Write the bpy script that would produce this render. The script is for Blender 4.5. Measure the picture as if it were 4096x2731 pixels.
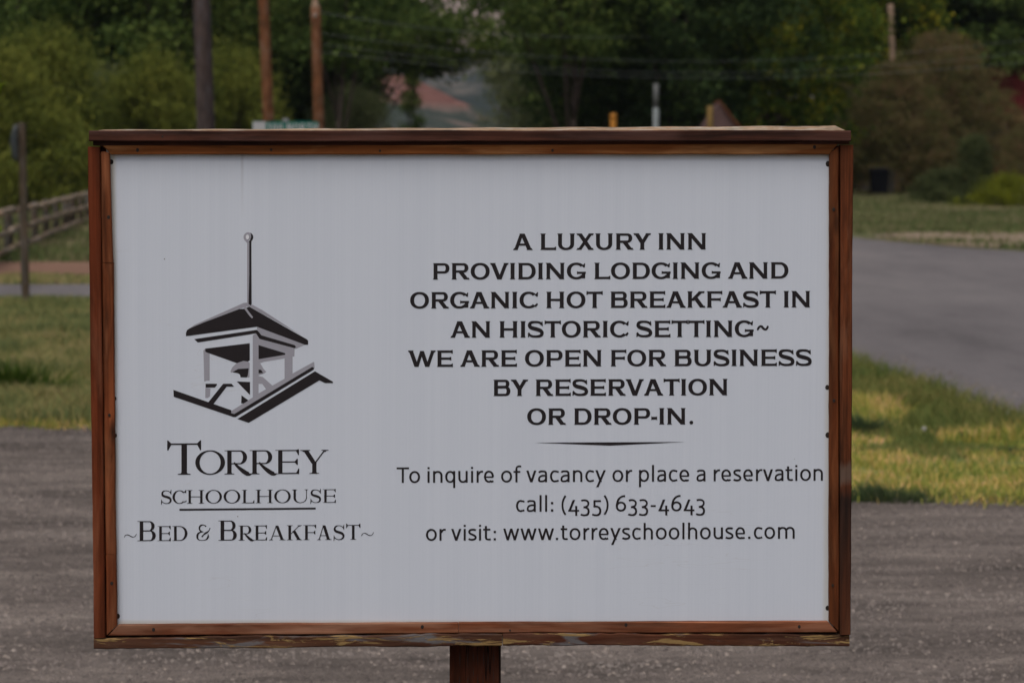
import bpy, math, random
import numpy as np
from mathutils import Matrix, Vector

# ------------------------------------------------------------------ clear
for o in list(bpy.data.objects):
    bpy.data.objects.remove(o)
SC = bpy.context.scene
COL = SC.collection
R = math.radians
PI = math.pi

# ------------------------------------------------------------------ camera
EYE = 1.55
PITCH = R(3.6824)
FPX = 11205.0            # focal length in pixels of the 4096 px wide photograph
cam_d = bpy.data.cameras.new('camera')
cam = bpy.data.objects.new('camera', cam_d)
COL.objects.link(cam)
cam.location = (0, 0, EYE)
cam.rotation_euler = (PI / 2 - PITCH, 0, 0)
cam_d.sensor_width = 36
cam_d.lens = 36 * FPX / 4096
cam_d.clip_start = 0.1
cam_d.clip_end = 20000
cam_d.dof.use_dof = True
cam_d.dof.focus_distance = 4.92
cam_d.dof.aperture_fstop = 8.6
cam_d.dof.aperture_blades = 9
SC.camera = cam

# ------------------------------------------------------------------ sky, sun, exposure
world = bpy.data.worlds.new("World")
SC.world = world
world.use_nodes = True
wn = world.node_tree
wn.nodes.clear()
sky = wn.nodes.new('ShaderNodeTexSky')
sky.sky_type = 'NISHITA'
sky.sun_disc = False
SUN_EL, SUN_AZ = 58.0, 205.0      # azimuth clockwise from +Y: behind the camera, to the left
sky.sun_elevation = R(SUN_EL)
sky.sun_rotation = R(SUN_AZ)
sky.air_density = 1.0
sky.dust_density = 5.0
sky.ozone_density = 1.0
hs = wn.nodes.new('ShaderNodeHueSaturation')
hs.inputs['Saturation'].default_value = 0.60
bg = wn.nodes.new('ShaderNodeBackground')
bg.inputs['Strength'].default_value = 0.10
wo = wn.nodes.new('ShaderNodeOutputWorld')
wn.links.new(sky.outputs[0], hs.inputs['Color'])
wn.links.new(hs.outputs[0], bg.inputs['Color'])
wn.links.new(bg.outputs[0], wo.inputs['Surface'])

sun_d = bpy.data.lights.new('sun', 'SUN')
sun_d.energy = 1.3
sun_d.angle = R(40)
sun_d.color = (1.0, 0.95, 0.9)
sun = bpy.data.objects.new('sun', sun_d)
COL.objects.link(sun)
az = R(SUN_AZ)
sdir = Vector((math.sin(az) * math.cos(R(SUN_EL)), math.cos(az) * math.cos(R(SUN_EL)), math.sin(R(SUN_EL))))
sun.rotation_euler = sdir.to_track_quat('Z', 'Y').to_euler()
sun.location = (0, 0, 60)

SC.view_settings.view_transform = 'Standard'
SC.view_settings.look = 'None'
SC.view_settings.gamma = 1
SC.view_settings.use_curve_mapping = False
SC.view_settings.exposure = -0.12
SC.render.engine = 'CYCLES'
SC.cycles.use_denoising = True
SC.cycles.max_bounces = 6
SC.cycles.volume_bounces = 1

# ------------------------------------------------------------------ helpers
def gp(u, v, z=0.0):
    """ground point (height z) seen at photo pixel (u, v) of 4096 x 2731"""
    dx = (u - 2048) / FPX
    dy = -(v - 1365.5) / FPX
    d = Vector((dx, math.cos(PITCH) + dy * math.sin(PITCH), -math.sin(PITCH) + dy * math.cos(PITCH)))
    t = (z - EYE) / d.z
    return Vector((0, 0, EYE)) + d * t

def dp(u, v, D):
    """point at distance D (along Y) on the sight line of photo pixel (u, v)"""
    dx = (u - 2048) / FPX
    dy = -(v - 1365.5) / FPX
    d = Vector((dx, math.cos(PITCH) + dy * math.sin(PITCH), -math.sin(PITCH) + dy * math.cos(PITCH)))
    return Vector((0, 0, EYE)) + d * (D / d.y)

def meta(o, label=None, cat=None, group=None, kind=None):
    if label: o['label'] = label
    if cat: o['category'] = cat
    if group: o['group'] = group
    if kind: o['kind'] = kind
    return o

def empty(name, loc, rz=0.0):
    o = bpy.data.objects.new(name, None)
    o.empty_display_size = 0.2
    COL.objects.link(o)
    o.location = loc
    o.rotation_euler = (0, 0, rz)
    return o

def link_mesh(name, me, mat=None, parent=None):
    o = bpy.data.objects.new(name, me)
    if mat is not None and not me.materials:
        me.materials.append(mat)
    COL.objects.link(o)
    if parent is not None:
        o.parent = parent
    return o

def copy_tree(o, parent=None):
    c = o.copy()
    COL.objects.link(c)
    if parent is not None:
        c.parent = parent
        c.matrix_parent_inverse = o.matrix_parent_inverse.copy()
    for ch in list(o.children):
        copy_tree(ch, c)
    return c

class MB:
    def __init__(s):
        s.v = []; s.f = []
    def add(s, vs, fs):
        n = len(s.v)
        s.v += [tuple(p) for p in vs]
        s.f += [tuple(i + n for i in f) for f in fs]
        return s
    def box(s, x0, x1, y0, y1, z0, z1):
        vs = [(x, y, z) for x in (x0, x1) for y in (y0, y1) for z in (z0, z1)]
        return s.add(vs, [(0, 1, 3, 2), (4, 6, 7, 5), (0, 4, 5, 1), (2, 3, 7, 6), (0, 2, 6, 4), (1, 5, 7, 3)])
    def tube(s, pts, rads, n=8, caps=True):
        pts = [Vector(p) for p in pts]
        if not hasattr(rads, '__len__'): rads = [rads] * len(pts)
        rings = []
        base = len(s.v)
        for i, p in enumerate(pts):
            t = (pts[min(i + 1, len(pts) - 1)] - pts[max(i - 1, 0)]).normalized()
            a = t.cross(Vector((0, 0, 1)) if abs(t.z) < 0.9 else Vector((1, 0, 0))).normalized()
            b = t.cross(a)
            for k in range(n):
                q = p + (a * math.cos(2 * PI * k / n) + b * math.sin(2 * PI * k / n)) * rads[i]
                s.v.append(tuple(q))
        for i in range(len(pts) - 1):
            for k in range(n):
                s.f.append((base + i * n + k, base + i * n + (k + 1) % n, base + (i + 1) * n + (k + 1) % n, base + (i + 1) * n + k))
        if caps:
            s.f.append(tuple(base + k for k in range(n))[::-1])
            s.f.append(tuple(base + (len(pts) - 1) * n + k for k in range(n)))
        return s
    def mesh(s, name, smooth=False):
        me = bpy.data.meshes.new(name)
        me.from_pydata(s.v, [], s.f)
        me.update()
        if smooth:
            me.polygons.foreach_set('use_smooth', [True] * len(me.polygons))
        return me
    def build(s, name, mat, parent=None, smooth=False):
        return link_mesh(name, s.mesh(name, smooth), mat, parent)

def np_mesh(name, V, F, mat=None):
    """V (n,3); F (m,k) with constant k"""
    me = bpy.data.meshes.new(name)
    V = np.ascontiguousarray(V, dtype=np.float32); F = np.ascontiguousarray(F, dtype=np.int32)
    k = F.shape[1]
    me.vertices.add(len(V)); me.vertices.foreach_set('co', V.ravel())
    me.loops.add(F.size); me.loops.foreach_set('vertex_index', F.ravel())
    me.polygons.add(len(F)); me.polygons.foreach_set('loop_start', np.arange(0, F.size, k, dtype=np.int32))
    me.polygons.foreach_set('loop_total', np.full(len(F), k, dtype=np.int32))
    me.update(calc_edges=True)
    if mat: me.materials.append(mat)
    return me

# ------------------------------------------------------------------ materials
class NT:
    def __init__(s, name):
        s.m = bpy.data.materials.new(name)
        s.m.use_nodes = True
        s.t = s.m.node_tree
        s.t.nodes.clear()
        s.out = s.n('ShaderNodeOutputMaterial')
    def n(s, typ, **kw):
        nd = s.t.nodes.new(typ)
        for k, v in kw.items():
            setattr(nd, k, v)
        return nd
    def l(s, a, b): s.t.links.new(a, b)
    def coord(s, scale=(1, 1, 1), kind='Object', rot=(0, 0, 0), loc=(0, 0, 0)):
        tc = s.n('ShaderNodeTexCoord'); mp = s.n('ShaderNodeMapping')
        mp.inputs['Scale'].default_value = scale
        mp.inputs['Rotation'].default_value = rot
        mp.inputs['Location'].default_value = loc
        s.l(tc.outputs[kind], mp.inputs[0])
        return mp.outputs[0]
    def noise(s, vec, scale=1, detail=4, rough=0.6, dist=0.0):
        nd = s.n('ShaderNodeTexNoise')
        nd.inputs['Scale'].default_value = scale
        nd.inputs['Detail'].default_value = detail
        nd.inputs['Roughness'].default_value = rough
        nd.inputs['Distortion'].default_value = dist
        s.l(vec, nd.inputs['Vector'])
        return nd.outputs[0]
    def ramp(s, fac, stops, interp='LINEAR'):
        nd = s.n('ShaderNodeValToRGB')
        nd.color_ramp.interpolation = interp
        el = nd.color_ramp.elements
        while len(el) < len(stops): el.new(0.5)
        for e, (p, c) in zip(el, stops):
            e.position = p
            e.color = (c, c, c, 1) if not hasattr(c, '__len__') else (c[0], c[1], c[2], 1)
        s.l(fac, nd.inputs[0])
        return nd.outputs[0]
    def mix(s, fac, a, b, mode='MIX'):
        nd = s.n('ShaderNodeMix', data_type='RGBA', blend_type=mode)
        for sock, val in ((nd.inputs[0], fac), (nd.inputs[6], a), (nd.inputs[7], b)):
            if hasattr(val, 'is_linked'): s.l(val, sock)
            elif hasattr(val, '__len__'): sock.default_value = (val[0], val[1], val[2], 1)
            else: sock.default_value = val if sock == nd.inputs[0] else (val, val, val, 1)
        return nd.outputs[2]
    def math(s, op, a, b=0.0):
        nd = s.n('ShaderNodeMath', operation=op)
        for sock, val in ((nd.inputs[0], a), (nd.inputs[1], b)):
            if hasattr(val, 'is_linked'): s.l(val, sock)
            else: sock.default_value = val
        return nd.outputs[0]
    def bump(s, h, strength=0.3, dist=0.01):
        nd = s.n('ShaderNodeBump')
        nd.inputs['Strength'].default_value = strength
        nd.inputs['Distance'].default_value = dist
        s.l(h, nd.inputs['Height'])
        return nd.outputs[0]
    def bsdf(s, col, rough=0.8, normal=None, spec=0.3, metal=0.0):
        nd = s.n('ShaderNodeBsdfPrincipled')
        for k, val in (('Base Color', col), ('Roughness', rough), ('Metallic', metal)):
            if hasattr(val, 'is_linked'): s.l(val, nd.inputs[k])
            elif hasattr(val, '__len__'): nd.inputs[k].default_value = (val[0], val[1], val[2], 1)
            else: nd.inputs[k].default_value = val
        nd.inputs['Specular IOR Level'].default_value = spec
        if normal is not None: s.l(normal, nd.inputs['Normal'])
        s.l(nd.outputs[0], s.out.inputs[0])
        return nd

def plain(name, col, rough=0.7, var=0.15, scale=8, spec=0.3, metal=0.0, bump=0.1):
    m = NT(name)
    n = m.noise(m.coord(), scale, 4)
    c = m.mix(m.ramp(n, [(0.3, 0.0), (0.7, 1.0)]), [x * (1 - var) for x in col], [min(1, x * (1 + var)) for x in col])
    m.bsdf(c, rough, m.bump(n, bump, 0.01), spec, metal)
    return m.m

def wood(name, dark, mid, light, axis='X', along=2.2, across=70, seed=0.0, patches=None, band=None, crack=0.0, knots=True, worn=0.2):
    """board timber, grain running along `axis`; patches = weathered spots, band = (z0,z1,colour) stained stretch"""
    m = NT(name)
    sc = {'X': (along, across, across), 'Z': (across, across, along)}[axis]
    v = m.coord(sc, loc=(seed, seed * 1.7, seed * 0.6))
    g1 = m.noise(v, 1.0, 6, 0.62, 0.35)
    v2 = m.coord([x * 0.28 for x in sc], loc=(seed + 3, seed, 0))
    g2 = m.noise(v2, 1.0, 3, 0.5, 0.8)
    c = m.ramp(g1, [(0.30, dark), (0.52, mid), (0.72, light)])
    c = m.mix(m.ramp(g2, [(0.35, 0.0), (0.65, 0.55)]), c, dark)
    # pale worn fibres
    v3 = m.coord([x * (1.0 if x < 10 else 2.3) for x in sc], loc=(seed * 2, 1, seed))
    f = m.noise(v3, 1.0, 2, 0.5)
    c = m.mix(m.math('MULTIPLY', m.ramp(f, [(0.66, 0.0), (0.76, 1.0)]), worn), c, [min(1, x * 1.9 + 0.02) for x in light])
    # darker blotches, dirt
    bs = [(26 if x > 10 else 3.2) for x in sc]
    big = m.noise(m.coord(bs, loc=(seed * 3, 0, seed)), 1.0, 5, 0.68, 0.6)
    c = m.mix(m.ramp(big, [(0.44, 0.0), (0.66, 0.85)]), c, [dark[0] * .55, dark[1] * .75, dark[2] * .85])
    big2 = m.noise(m.coord(bs, loc=(1, seed * 2, seed)), 1.3, 4, 0.6, 0.4)
    c = m.mix(m.ramp(big2, [(0.48, 0.0), (0.74, 0.6)]), c, [light[0] * .95, light[1] * 1.25, light[2] * 1.6])
    h = g1
    if knots:
        vo = m.n('ShaderNodeTexVoronoi'); vo.inputs['Scale'].default_value = 1.0
        ks = (5.5, 22, 22) if axis == 'X' else (22, 22, 5.5)
        m.l(m.coord(ks, loc=(seed * 5, seed, 2)), vo.inputs['Vector'])
        k = m.ramp(vo.outputs['Distance'], [(0.03, 1.0), (0.15, 0.0)])
        c = m.mix(m.math('MULTIPLY', k, 0.85), c, (0.012, 0.008, 0.006))
    if patches:
        pn = m.noise(m.coord((7, 40, 46), loc=(seed, 4, 1)), 1.0, 5, 0.6, 0.5)
        grey = m.ramp(pn, [(0.55, 0.0), (0.63, 0.85)])
        c = m.mix(grey, c, m.mix(g1, (0.065, 0.062, 0.064), (0.20, 0.195, 0.20)))
        pn2 = m.noise(m.coord((9, 60, 70), loc=(seed + 9, 2, 5)), 1.0, 6, 0.7, 0.8)
        ochre = m.ramp(pn2, [(0.555, 0.0), (0.585, 0.95)])
        c = m.mix(ochre, c, m.mix(g1, (0.12, 0.065, 0.020), (0.42, 0.28, 0.12)))
        h = m.math('ADD', h, m.math('MULTIPLY', ochre, 0.9))
    if band:
        z0, z1, bc = band
        sx = m.n('ShaderNodeSeparateXYZ'); m.l(m.coord(), sx.inputs[0])
        zz = m.math('ADD', sx.outputs[2], m.math('MULTIPLY', m.noise(m.coord((40, 40, 12)), 1, 3), 0.03))
        mask = m.ramp(m.math('MULTIPLY', m.math('SUBTRACT', z1 + 0.015, zz), 1.0 / 0.03), [(0.0, 0.0), (1.0, 1.0)])
        fade = m.ramp(m.math('MULTIPLY', m.math('SUBTRACT', zz, z0), 1.0 / 0.25), [(0.0, 0.25), (1.0, 1.0)])
        c = m.mix(m.math('MULTIPLY', m.math('MULTIPLY', mask, fade), 0.88), c, m.mix(g1, [x * 0.6 for x in bc], [x * 1.9 for x in bc]))
        kn = m.ramp(m.math('ABSOLUTE', m.math('SUBTRACT', zz, z1 + 0.03)), [(0.01, 0.8), (0.022, 0.0)])
        c = m.mix(kn, c, m.mix(g1, (0.06, 0.036, 0.027), (0.19, 0.135, 0.105)))
    if crack:
        cn = m.noise(m.coord((62, 62, 2.6), loc=(seed, 0, seed)), 1.0, 2, 0.4)
        cr = m.ramp(m.math('ABSOLUTE', m.math('SUBTRACT', cn, 0.5)), [(0.005, 1.0), (0.02, 0.0)])
        c = m.mix(m.math('MULTIPLY', cr, crack), c, (0.006, 0.004, 0.003))
        h = m.math('SUBTRACT', h, cr)
    m.bsdf(c, 0.62, m.bump(h, 0.55, 0.0015), 0.07)
    return m.m

def leafmat(name, cols, scale=0.6, trans=0.3):
    """cols: colours of single leaves, spread in patches and tree by tree"""
    m = NT(name)
    oi = m.n('ShaderNodeObjectInfo')
    geo = m.n('ShaderNodeNewGeometry')
    n1 = m.noise(m.coord(), scale, 3, 0.6)
    fac = m.math('ADD', m.math('MULTIPLY', n1, 0.95), m.math('MULTIPLY', geo.outputs['Random Per Island'], 0.42))
    fac = m.math('ADD', fac, m.math('MULTIPLY', oi.outputs['Random'], 0.14))
    fac = m.math('SUBTRACT', fac, 0.24)
    k = len(cols)
    c = m.ramp(fac, [(0.18 + 0.64 * i / (k - 1), col) for i, col in enumerate(cols)])
    d = m.n('ShaderNodeBsdfDiffuse'); t = m.n('ShaderNodeBsdfTranslucent'); mx = m.n('ShaderNodeMixShader')
    m.l(c, d.inputs[0]); m.l(c, t.inputs[0])
    mx.inputs[0].default_value = trans
    m.l(d.outputs[0], mx.inputs[1]); m.l(t.outputs[0], mx.inputs[2])
    m.l(mx.outputs[0], m.out.inputs[0])
    return m.m

M = {}
RED_D, RED_M, RED_L = (0.030, 0.0105, 0.0055), (0.082, 0.028, 0.0125), (0.160, 0.062, 0.030)
M['board_left'] = wood('board_left', (0.0714, 0.0168, 0.0066), (0.1743, 0.0384, 0.0138), (0.2625, 0.0704, 0.0276), 'Z', 1.6, 95, 1.3, knots=False, worn=0.25)
M['board_right'] = wood('board_right', (0.0560, 0.0168, 0.0077), (0.1680, 0.0476, 0.0176), (0.3040, 0.1050, 0.0462), 'Z', 1.4, 110, 4.1,
                        band=(0.71, 0.985, (0.013, 0.010, 0.009)), knots=False, worn=0.3)
M['trim_left'] = wood('trim_left', (0.0950, 0.0248, 0.0100), (0.2375, 0.0630, 0.0225), (0.3990, 0.1245, 0.0462), 'Z', 2.4, 80, 7.7, worn=0.15)
M['trim_right'] = wood('trim_right', (0.0640, 0.0175, 0.0072), (0.1520, 0.0420, 0.0138), (0.2480, 0.0770, 0.0252), 'Z', 2.4, 60, 12.2, worn=0.1)
M['trim_top'] = wood('trim_top', (0.1440, 0.0456, 0.0135), (0.3480, 0.1140, 0.0330), (0.6240, 0.2375, 0.0750), 'X', 2.6, 90, 2.9, worn=0.35)
M['trim_bottom'] = wood('trim_bottom', (0.1100, 0.0336, 0.0156), (0.2300, 0.0752, 0.0351), (0.4100, 0.1680, 0.0845), 'X', 1.8, 85, 9.4, worn=0.5)
M['cap_front'] = wood('cap_front', (0.0300, 0.0126, 0.0090), (0.0825, 0.0300, 0.0190), (0.1320, 0.0516, 0.0340), 'X', 1.6, 120, 5.5, knots=False, worn=0.3)
M['cap_top'] = wood('cap_top', (0.3220, 0.1955, 0.1150), (0.4830, 0.3105, 0.1898), (0.6325, 0.4600, 0.3105), 'X', 14, 190, 6.2, knots=False, worn=0.3)
M['board_bottom'] = wood('board_bottom', (0.0352, 0.0150, 0.0099), (0.0935, 0.0400, 0.0234), (0.1650, 0.0750, 0.0405), 'X', 2.2, 75, 3.3, patches=True, worn=0.3)
M['board_bottom_plain'] = wood('board_bottom_plain', (0.0396, 0.0140, 0.0081), (0.1045, 0.0360, 0.0198), (0.1760, 0.0700, 0.0360), 'X', 2.2, 75, 23.9, patches=True, worn=0.3)
M['post'] = wood('post', (0.034, 0.0095, 0.0045), (0.080, 0.020, 0.0085), (0.115, 0.032, 0.015), 'Z', 2.0, 80, 8.8, crack=0.95, knots=False, worn=0.1)

# white corrugated plastic sheet: fine vertical flutes, faint crease, specks of dirt, tannin stains at the border are separate
m = NT('white_sheet')
co = m.coord()
wv = m.n('ShaderNodeTexWave', wave_type='BANDS', bands_direction='X')
wv.inputs['Scale'].default_value = 52.0
wv.inputs['Distortion'].default_value = 0.15
m.l(co, wv.inputs[0])
n1 = m.noise(m.coord((58, 1, 0.5)), 1, 5, 0.7, 0.15)
n2 = m.noise(m.coord((3, 3, 2)), 1, 3, 0.5)
c = m.mix(m.ramp(n2, [(0.3, 0.0), (0.7, 1.0)]), (0.606, 0.649, 0.730), (0.640, 0.680, 0.748))
stripe = m.math('ADD', m.math('MULTIPLY', n1, 0.93), m.math('MULTIPLY', wv.outputs[0], 0.07))
c = m.mix(0.85, c, m.mix(m.ramp(stripe, [(0.35, 0.0), (0.65, 1.0)]), (0.602, 0.643, 0.720), (0.633, 0.673, 0.748)))
vo = m.n('ShaderNodeTexVoronoi'); vo.inputs['Scale'].default_value = 17.0
m.l(co, vo.inputs['Vector'])
sp = m.ramp(vo.outputs['Distance'], [(0.012, 1.0), (0.024, 0.0)])
sp = m.math('MULTIPLY', sp, m.ramp(m.noise(m.coord((5, 5, 5)), 1, 2), [(0.45, 0.0), (0.6, 0.9)]))
c = m.mix(sp, c, (0.10, 0.08, 0.06))
sx = m.n('ShaderNodeSeparateXYZ'); m.l(co, sx.inputs[0])
X, Z = sx.outputs[0], sx.outputs[2]
SHEET = {}   # border positions filled in below (local metres)
M['white_sheet'] = m.m
SHEET['nt'] = m; SHEET['c'] = c; SHEET['X'] = X; SHEET['Z'] = Z; SHEET['wave'] = wv.outputs[0]; SHEET['n1'] = n1

M['ink'] = plain('ink', (0.0155, 0.0115, 0.0135), 0.45, 0.08, 60, 0.3, bump=0.0)
M['ink_grey'] = plain('ink_grey', (0.33, 0.325, 0.37), 0.5, 0.03, 60, 0.3, bump=0.0)
M['glint'] = plain('glint', (0.74, 0.75, 0.79), 0.45, 0.02, 60)
M['nail'] = plain('nail', (0.02, 0.014, 0.011), 0.7, 0.3, 200)

# ------------------------------------------------------------------ glyph engine: every letter is drawn from strokes
class Pen:
    def __init__(s): s.p = []
    def poly(s, *pts): s.p.append(list(pts))
    def ring(s, cx, cy, rx, ry, tx, ty, a0=0, a1=360, n=None, ex=2.0, t0=1.0, t1=1.0):
        n = n or max(6, int(abs(a1 - a0) / 9))
        def pt(a, ax, ay):
            c, q = math.cos(a), math.sin(a)
            return (cx + ax * math.copysign(abs(c) ** (2 / ex), c), cy + ay * math.copysign(abs(q) ** (2 / ex), q))
        for i in range(n):
            k = []
            for j in (i, i + 1):
                a = R(a0 + (a1 - a0) * j / n); f = t0 + (t1 - t0) * j / n
                k.append((pt(a, rx, ry), pt(a, rx - tx * f, ry - ty * f)))
            s.p.append([k[0][0], k[1][0], k[1][1], k[0][1]])
    def path(s, pts, ws):
        if not hasattr(ws, '__len__'): ws = [ws] * len(pts)
        L = []
        for i, p in enumerate(pts):
            a = pts[max(i - 1, 0)]; b = pts[min(i + 1, len(pts) - 1)]
            dx, dy = b[0] - a[0], b[1] - a[1]; d = math.hypot(dx, dy) or 1
            nx, ny = -dy / d * ws[i] / 2, dx / d * ws[i] / 2
            L.append(((p[0] + nx, p[1] + ny), (p[0] - nx, p[1] - ny)))
        for i in range(len(L) - 1):
            s.p.append([L[i][0], L[i + 1][0], L[i + 1][1], L[i][1]])
    def diag(s, xa, ya, xb, yb, w):
        s.poly((xa - w / 2, ya), (xa + w / 2, ya), (xb + w / 2, yb), (xb - w / 2, yb))
    def rect(s, x0, y0, x1, y1): s.poly((x0, y0), (x1, y0), (x1, y1), (x0, y1))

def bez(*cs, n=14):
    """chain of cubic beziers: p0, c1, c2, p1, c3, c4, p2 ..."""
    out = []
    for k in range(0, len(cs) - 1, 3):
        a, b, c, d = cs[k:k + 4]
        for i in range(n + 1):
            if k and i == 0: continue
            t = i / n; u = 1 - t
            out.append(tuple(u ** 3 * a[j] + 3 * u * u * t * b[j] + 3 * u * t * t * c[j] + t ** 3 * d[j] for j in (0, 1)))
    return out

def lerp(a, b, t): return a + (b - a) * t

STY = {
    # tk thick stem, tv thin vertical/diagonal, tn thin horizontal, sl serif reach, sh slab, fl flare
    'copper': dict(tk=.238, tv=.212, tn=.143, sl=.042, sh=.030, fl=.085, sp=.06, ex=2.15),
    'roman': dict(tk=.178, tv=.056, tn=.048, sl=.115, sh=.026, fl=.05, sp=.17, ex=2.0),
}

def caps(ch, W, sty):
    P = Pen(); S = STY[sty]
    tk, tv, tn, sl, sh, fl, sp, ex = (S[k] for k in ('tk', 'tv', 'tn', 'sl', 'sh', 'fl', 'sp', 'ex'))
    cop = sty == 'copper'
    def serif(x0, x1, y, up):          # slab + flare under a stem whose sides are x0, x1
        d = 1 if up else -1
        g = min(sl * .55, .05)
        P.poly((x0 - sl, y), (x1 + sl, y), (x1 + sl, y + d * sh), (x1 + g * .5, y + d * (sh * 1.4)), (x1, y + d * (sh + fl)),
               (x0, y + d * (sh + fl)), (x0 - g * .5, y + d * (sh * 1.4)), (x0 - sl, y + d * sh))
    def stem(x, w=None, y0=0.0, y1=1.0, b=True, t=True):
        w = w or tk
        P.rect(x, y0, x + w, y1)
        if b: serif(x, x + w, y0, True)
        if t: serif(x, x + w, y1, False)
    def arm(x0, x1, y, up, both=0.0):  # horizontal arm centred on y ending in a vertical spur
        P.rect(x0, y - tn / 2, x1 - .02, y + tn / 2)
        lo, hi = (y - tn / 2 - both, y + tn / 2 + sp) if up > 0 else ((y - tn / 2 - sp, y + tn / 2 + both) if up < 0 else (y - tn / 2 - sp * .6, y + tn / 2 + sp * .6))
        tip = .03 if cop else .035
        P.poly((x1 - tip - .09, y - tn / 2), (x1 - tip, lo), (x1, lo - .004), (x1, hi + .004), (x1 - tip, hi), (x1 - tip - .09, y + tn / 2))
    def bowl(x0, y0, y1, x1, tks, tns):
        ry = (y1 - y0) / 2; rx = min(ry * 1.05, x1 - x0); cx = x1 - rx; cy = (y0 + y1) / 2
        P.rect(x0, y1 - tns, cx, y1); P.rect(x0, y0, cx, y0 + tns)
        P.ring(cx, cy, rx, ry, tks, tns, -90, 90, ex=ex)
    o = .012
    if ch == 'I': stem((W - tk) / 2)
    elif ch == 'L': stem(sl); arm(sl + tk / 2, W, tn / 2, 1, .012)
    elif ch in 'EF':
        stem(sl, t=False, b=ch == 'F'); P.rect(0, 1 - sh, sl + tk, 1)
        if ch == 'E': P.rect(0, 0, sl + tk, sh); arm(sl + tk / 2, W, tn / 2, 1, .012)
        arm(sl + tk / 2, W - .01, 1 - tn / 2, -1, .025)
        arm(sl + tk / 2, W - (.10 if cop else .06), .50, 0)
    elif ch == 'H':
        stem(sl); stem(W - sl - tk); P.rect(sl + tk / 2, .5 - tn / 2, W - sl - tk / 2, .5 + tn / 2)
    elif ch == 'T':
        xm = W / 2; P.rect(xm - tk / 2, 0, xm + tk / 2, 1); serif(xm - tk / 2, xm + tk / 2, 0, True)
        big = 1.0
        arm(xm, W, 1 - tn / 2, -1, .03 if cop else .09)
        q = len(P.p); arm(xm, W, 1 - tn / 2, -1, .03 if cop else .09)
        P.p[q:] = [[(2 * xm - x, y) for x, y in f][::-1] for f in P.p[q:]]
    elif ch == 'N':
        w = tv
        P.rect(sl, 0, sl + w, 1); serif(sl, sl + w, 0, True)
        P.rect(W - sl - w, 0, W - sl, 1); serif(W - sl - w, W - sl, 1, False)
        P.diag(sl + tk * .35, 1, W - sl - tk * .45, 0, tk * 1.25); P.rect(0, 1 - sh, sl + tk, 1)
    elif ch == 'A':
        ap = W * .47
        P.diag(ap - tk * .15, 1, sl + tv * .6, 0, tv * 1.05); P.diag(ap + tk * .05, 1, W - sl - tk * .62, 0, tk * 1.15)
        serif(sl, sl + tv, 0, True); serif(W - sl - tk * 1.2, W - sl, 0, True)
        if cop: P.rect(ap - .17, 1 - sh, ap + .15, 1)
        y = .27
        P.rect(lerp(sl + tv * .6, ap, y), y, lerp(W - sl - tk * .6, ap, y), y + tn * .9)
    elif ch == 'V':
        P.diag(sl + tk * .55, 1, W * .5, 0, tk * 1.12); P.diag(W - sl - tv * .6, 1, W * .5 + .02, 0, tv * 1.05)
        serif(sl * .9, sl + tk * 1.1, 1, False); serif(W - sl - tv * 1.1, W - sl * .9, 1, False)
    elif ch == 'W':
        q = W * .31; r = W * .69; mid = W * .5
        P.diag(sl + tk * .55, 1, q, 0, tk * 1.08); P.diag(mid, .97, q + .02, 0, tv * .95)
        P.diag(mid, .97, r, 0, tk * 1.05); P.diag(W - sl - tv * .6, 1, r + .02, 0, tv)
        serif(sl * .9, sl + tk * 1.1, 1, False); serif(W - sl - tv * 1.1, W - sl * .9, 1, False)
    elif ch == 'X':
        P.diag(sl + tk * .6, 1, W - sl - tk * .6, 0, tk * 1.2); P.diag(W - sl - tv * .65, 1, sl + tv * .65, 0, tv * 1.1)
        for y, u in ((0, True), (1, False)):
            serif(sl, sl + tk * .95, y, u); serif(W - sl - tk * 1.0, W - sl, y, u)
    elif ch == 'Y':
        xm = W * .5
        P.diag(sl + tk * .6, 1, xm, .42, tk * 1.2); P.diag(W - sl - tv * .65, 1, xm + .01, .42, tv * 1.15)
        P.rect(xm - tk / 2, 0, xm + tk / 2, .5); serif(xm - tk / 2, xm + tk / 2, 0, True)
        serif(sl, sl + tk * 1.1, 1, False); serif(W - sl - tv * 1.2, W - sl, 1, False)
    elif ch == 'K':
        stem(sl)
        P.diag(W - sl - tv * 1.0, 1, sl + tk, .42, tv * 1.25); P.diag(sl + tk + .20, .62, W - sl - tk * .55, 0, tk * 1.25)
        serif(W - sl - tv * 1.6, W - sl - tv * .2, 1, False); serif(W - sl - tk * 1.1, W - sl + .01, 0, True)
    elif ch == 'O': P.ring(W / 2, .5, W / 2, .5 + o, tk * 1.02, tn, ex=ex)
    elif ch == 'D': stem(sl, b=False, t=False); P.rect(0, 0, sl + tk, sh); P.rect(0, 1 - sh, sl + tk, 1); bowl(sl + tk / 2, 0, 1, W, tk * 1.02, tn)
    elif ch == 'P': stem(sl, t=False); P.rect(0, 1 - sh, sl + tk, 1); bowl(sl + tk / 2, .37, 1, W, tk * .98, tn)
    elif ch == 'B':
        stem(sl, b=False, t=False); P.rect(0, 0, sl + tk, sh); P.rect(0, 1 - sh, sl + tk, 1)
        bowl(sl + tk / 2, .49, 1, W - .06, tk * .92, tn); bowl(sl + tk / 2, 0, .49 + tn * .8, W, tk, tn)
    elif ch == 'R':
        stem(sl, t=False); P.rect(0, 1 - sh, sl + tk, 1); bowl(sl + tk / 2, .42, 1, W - .06 if cop else W - .20, tk * .97, tn)
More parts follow.
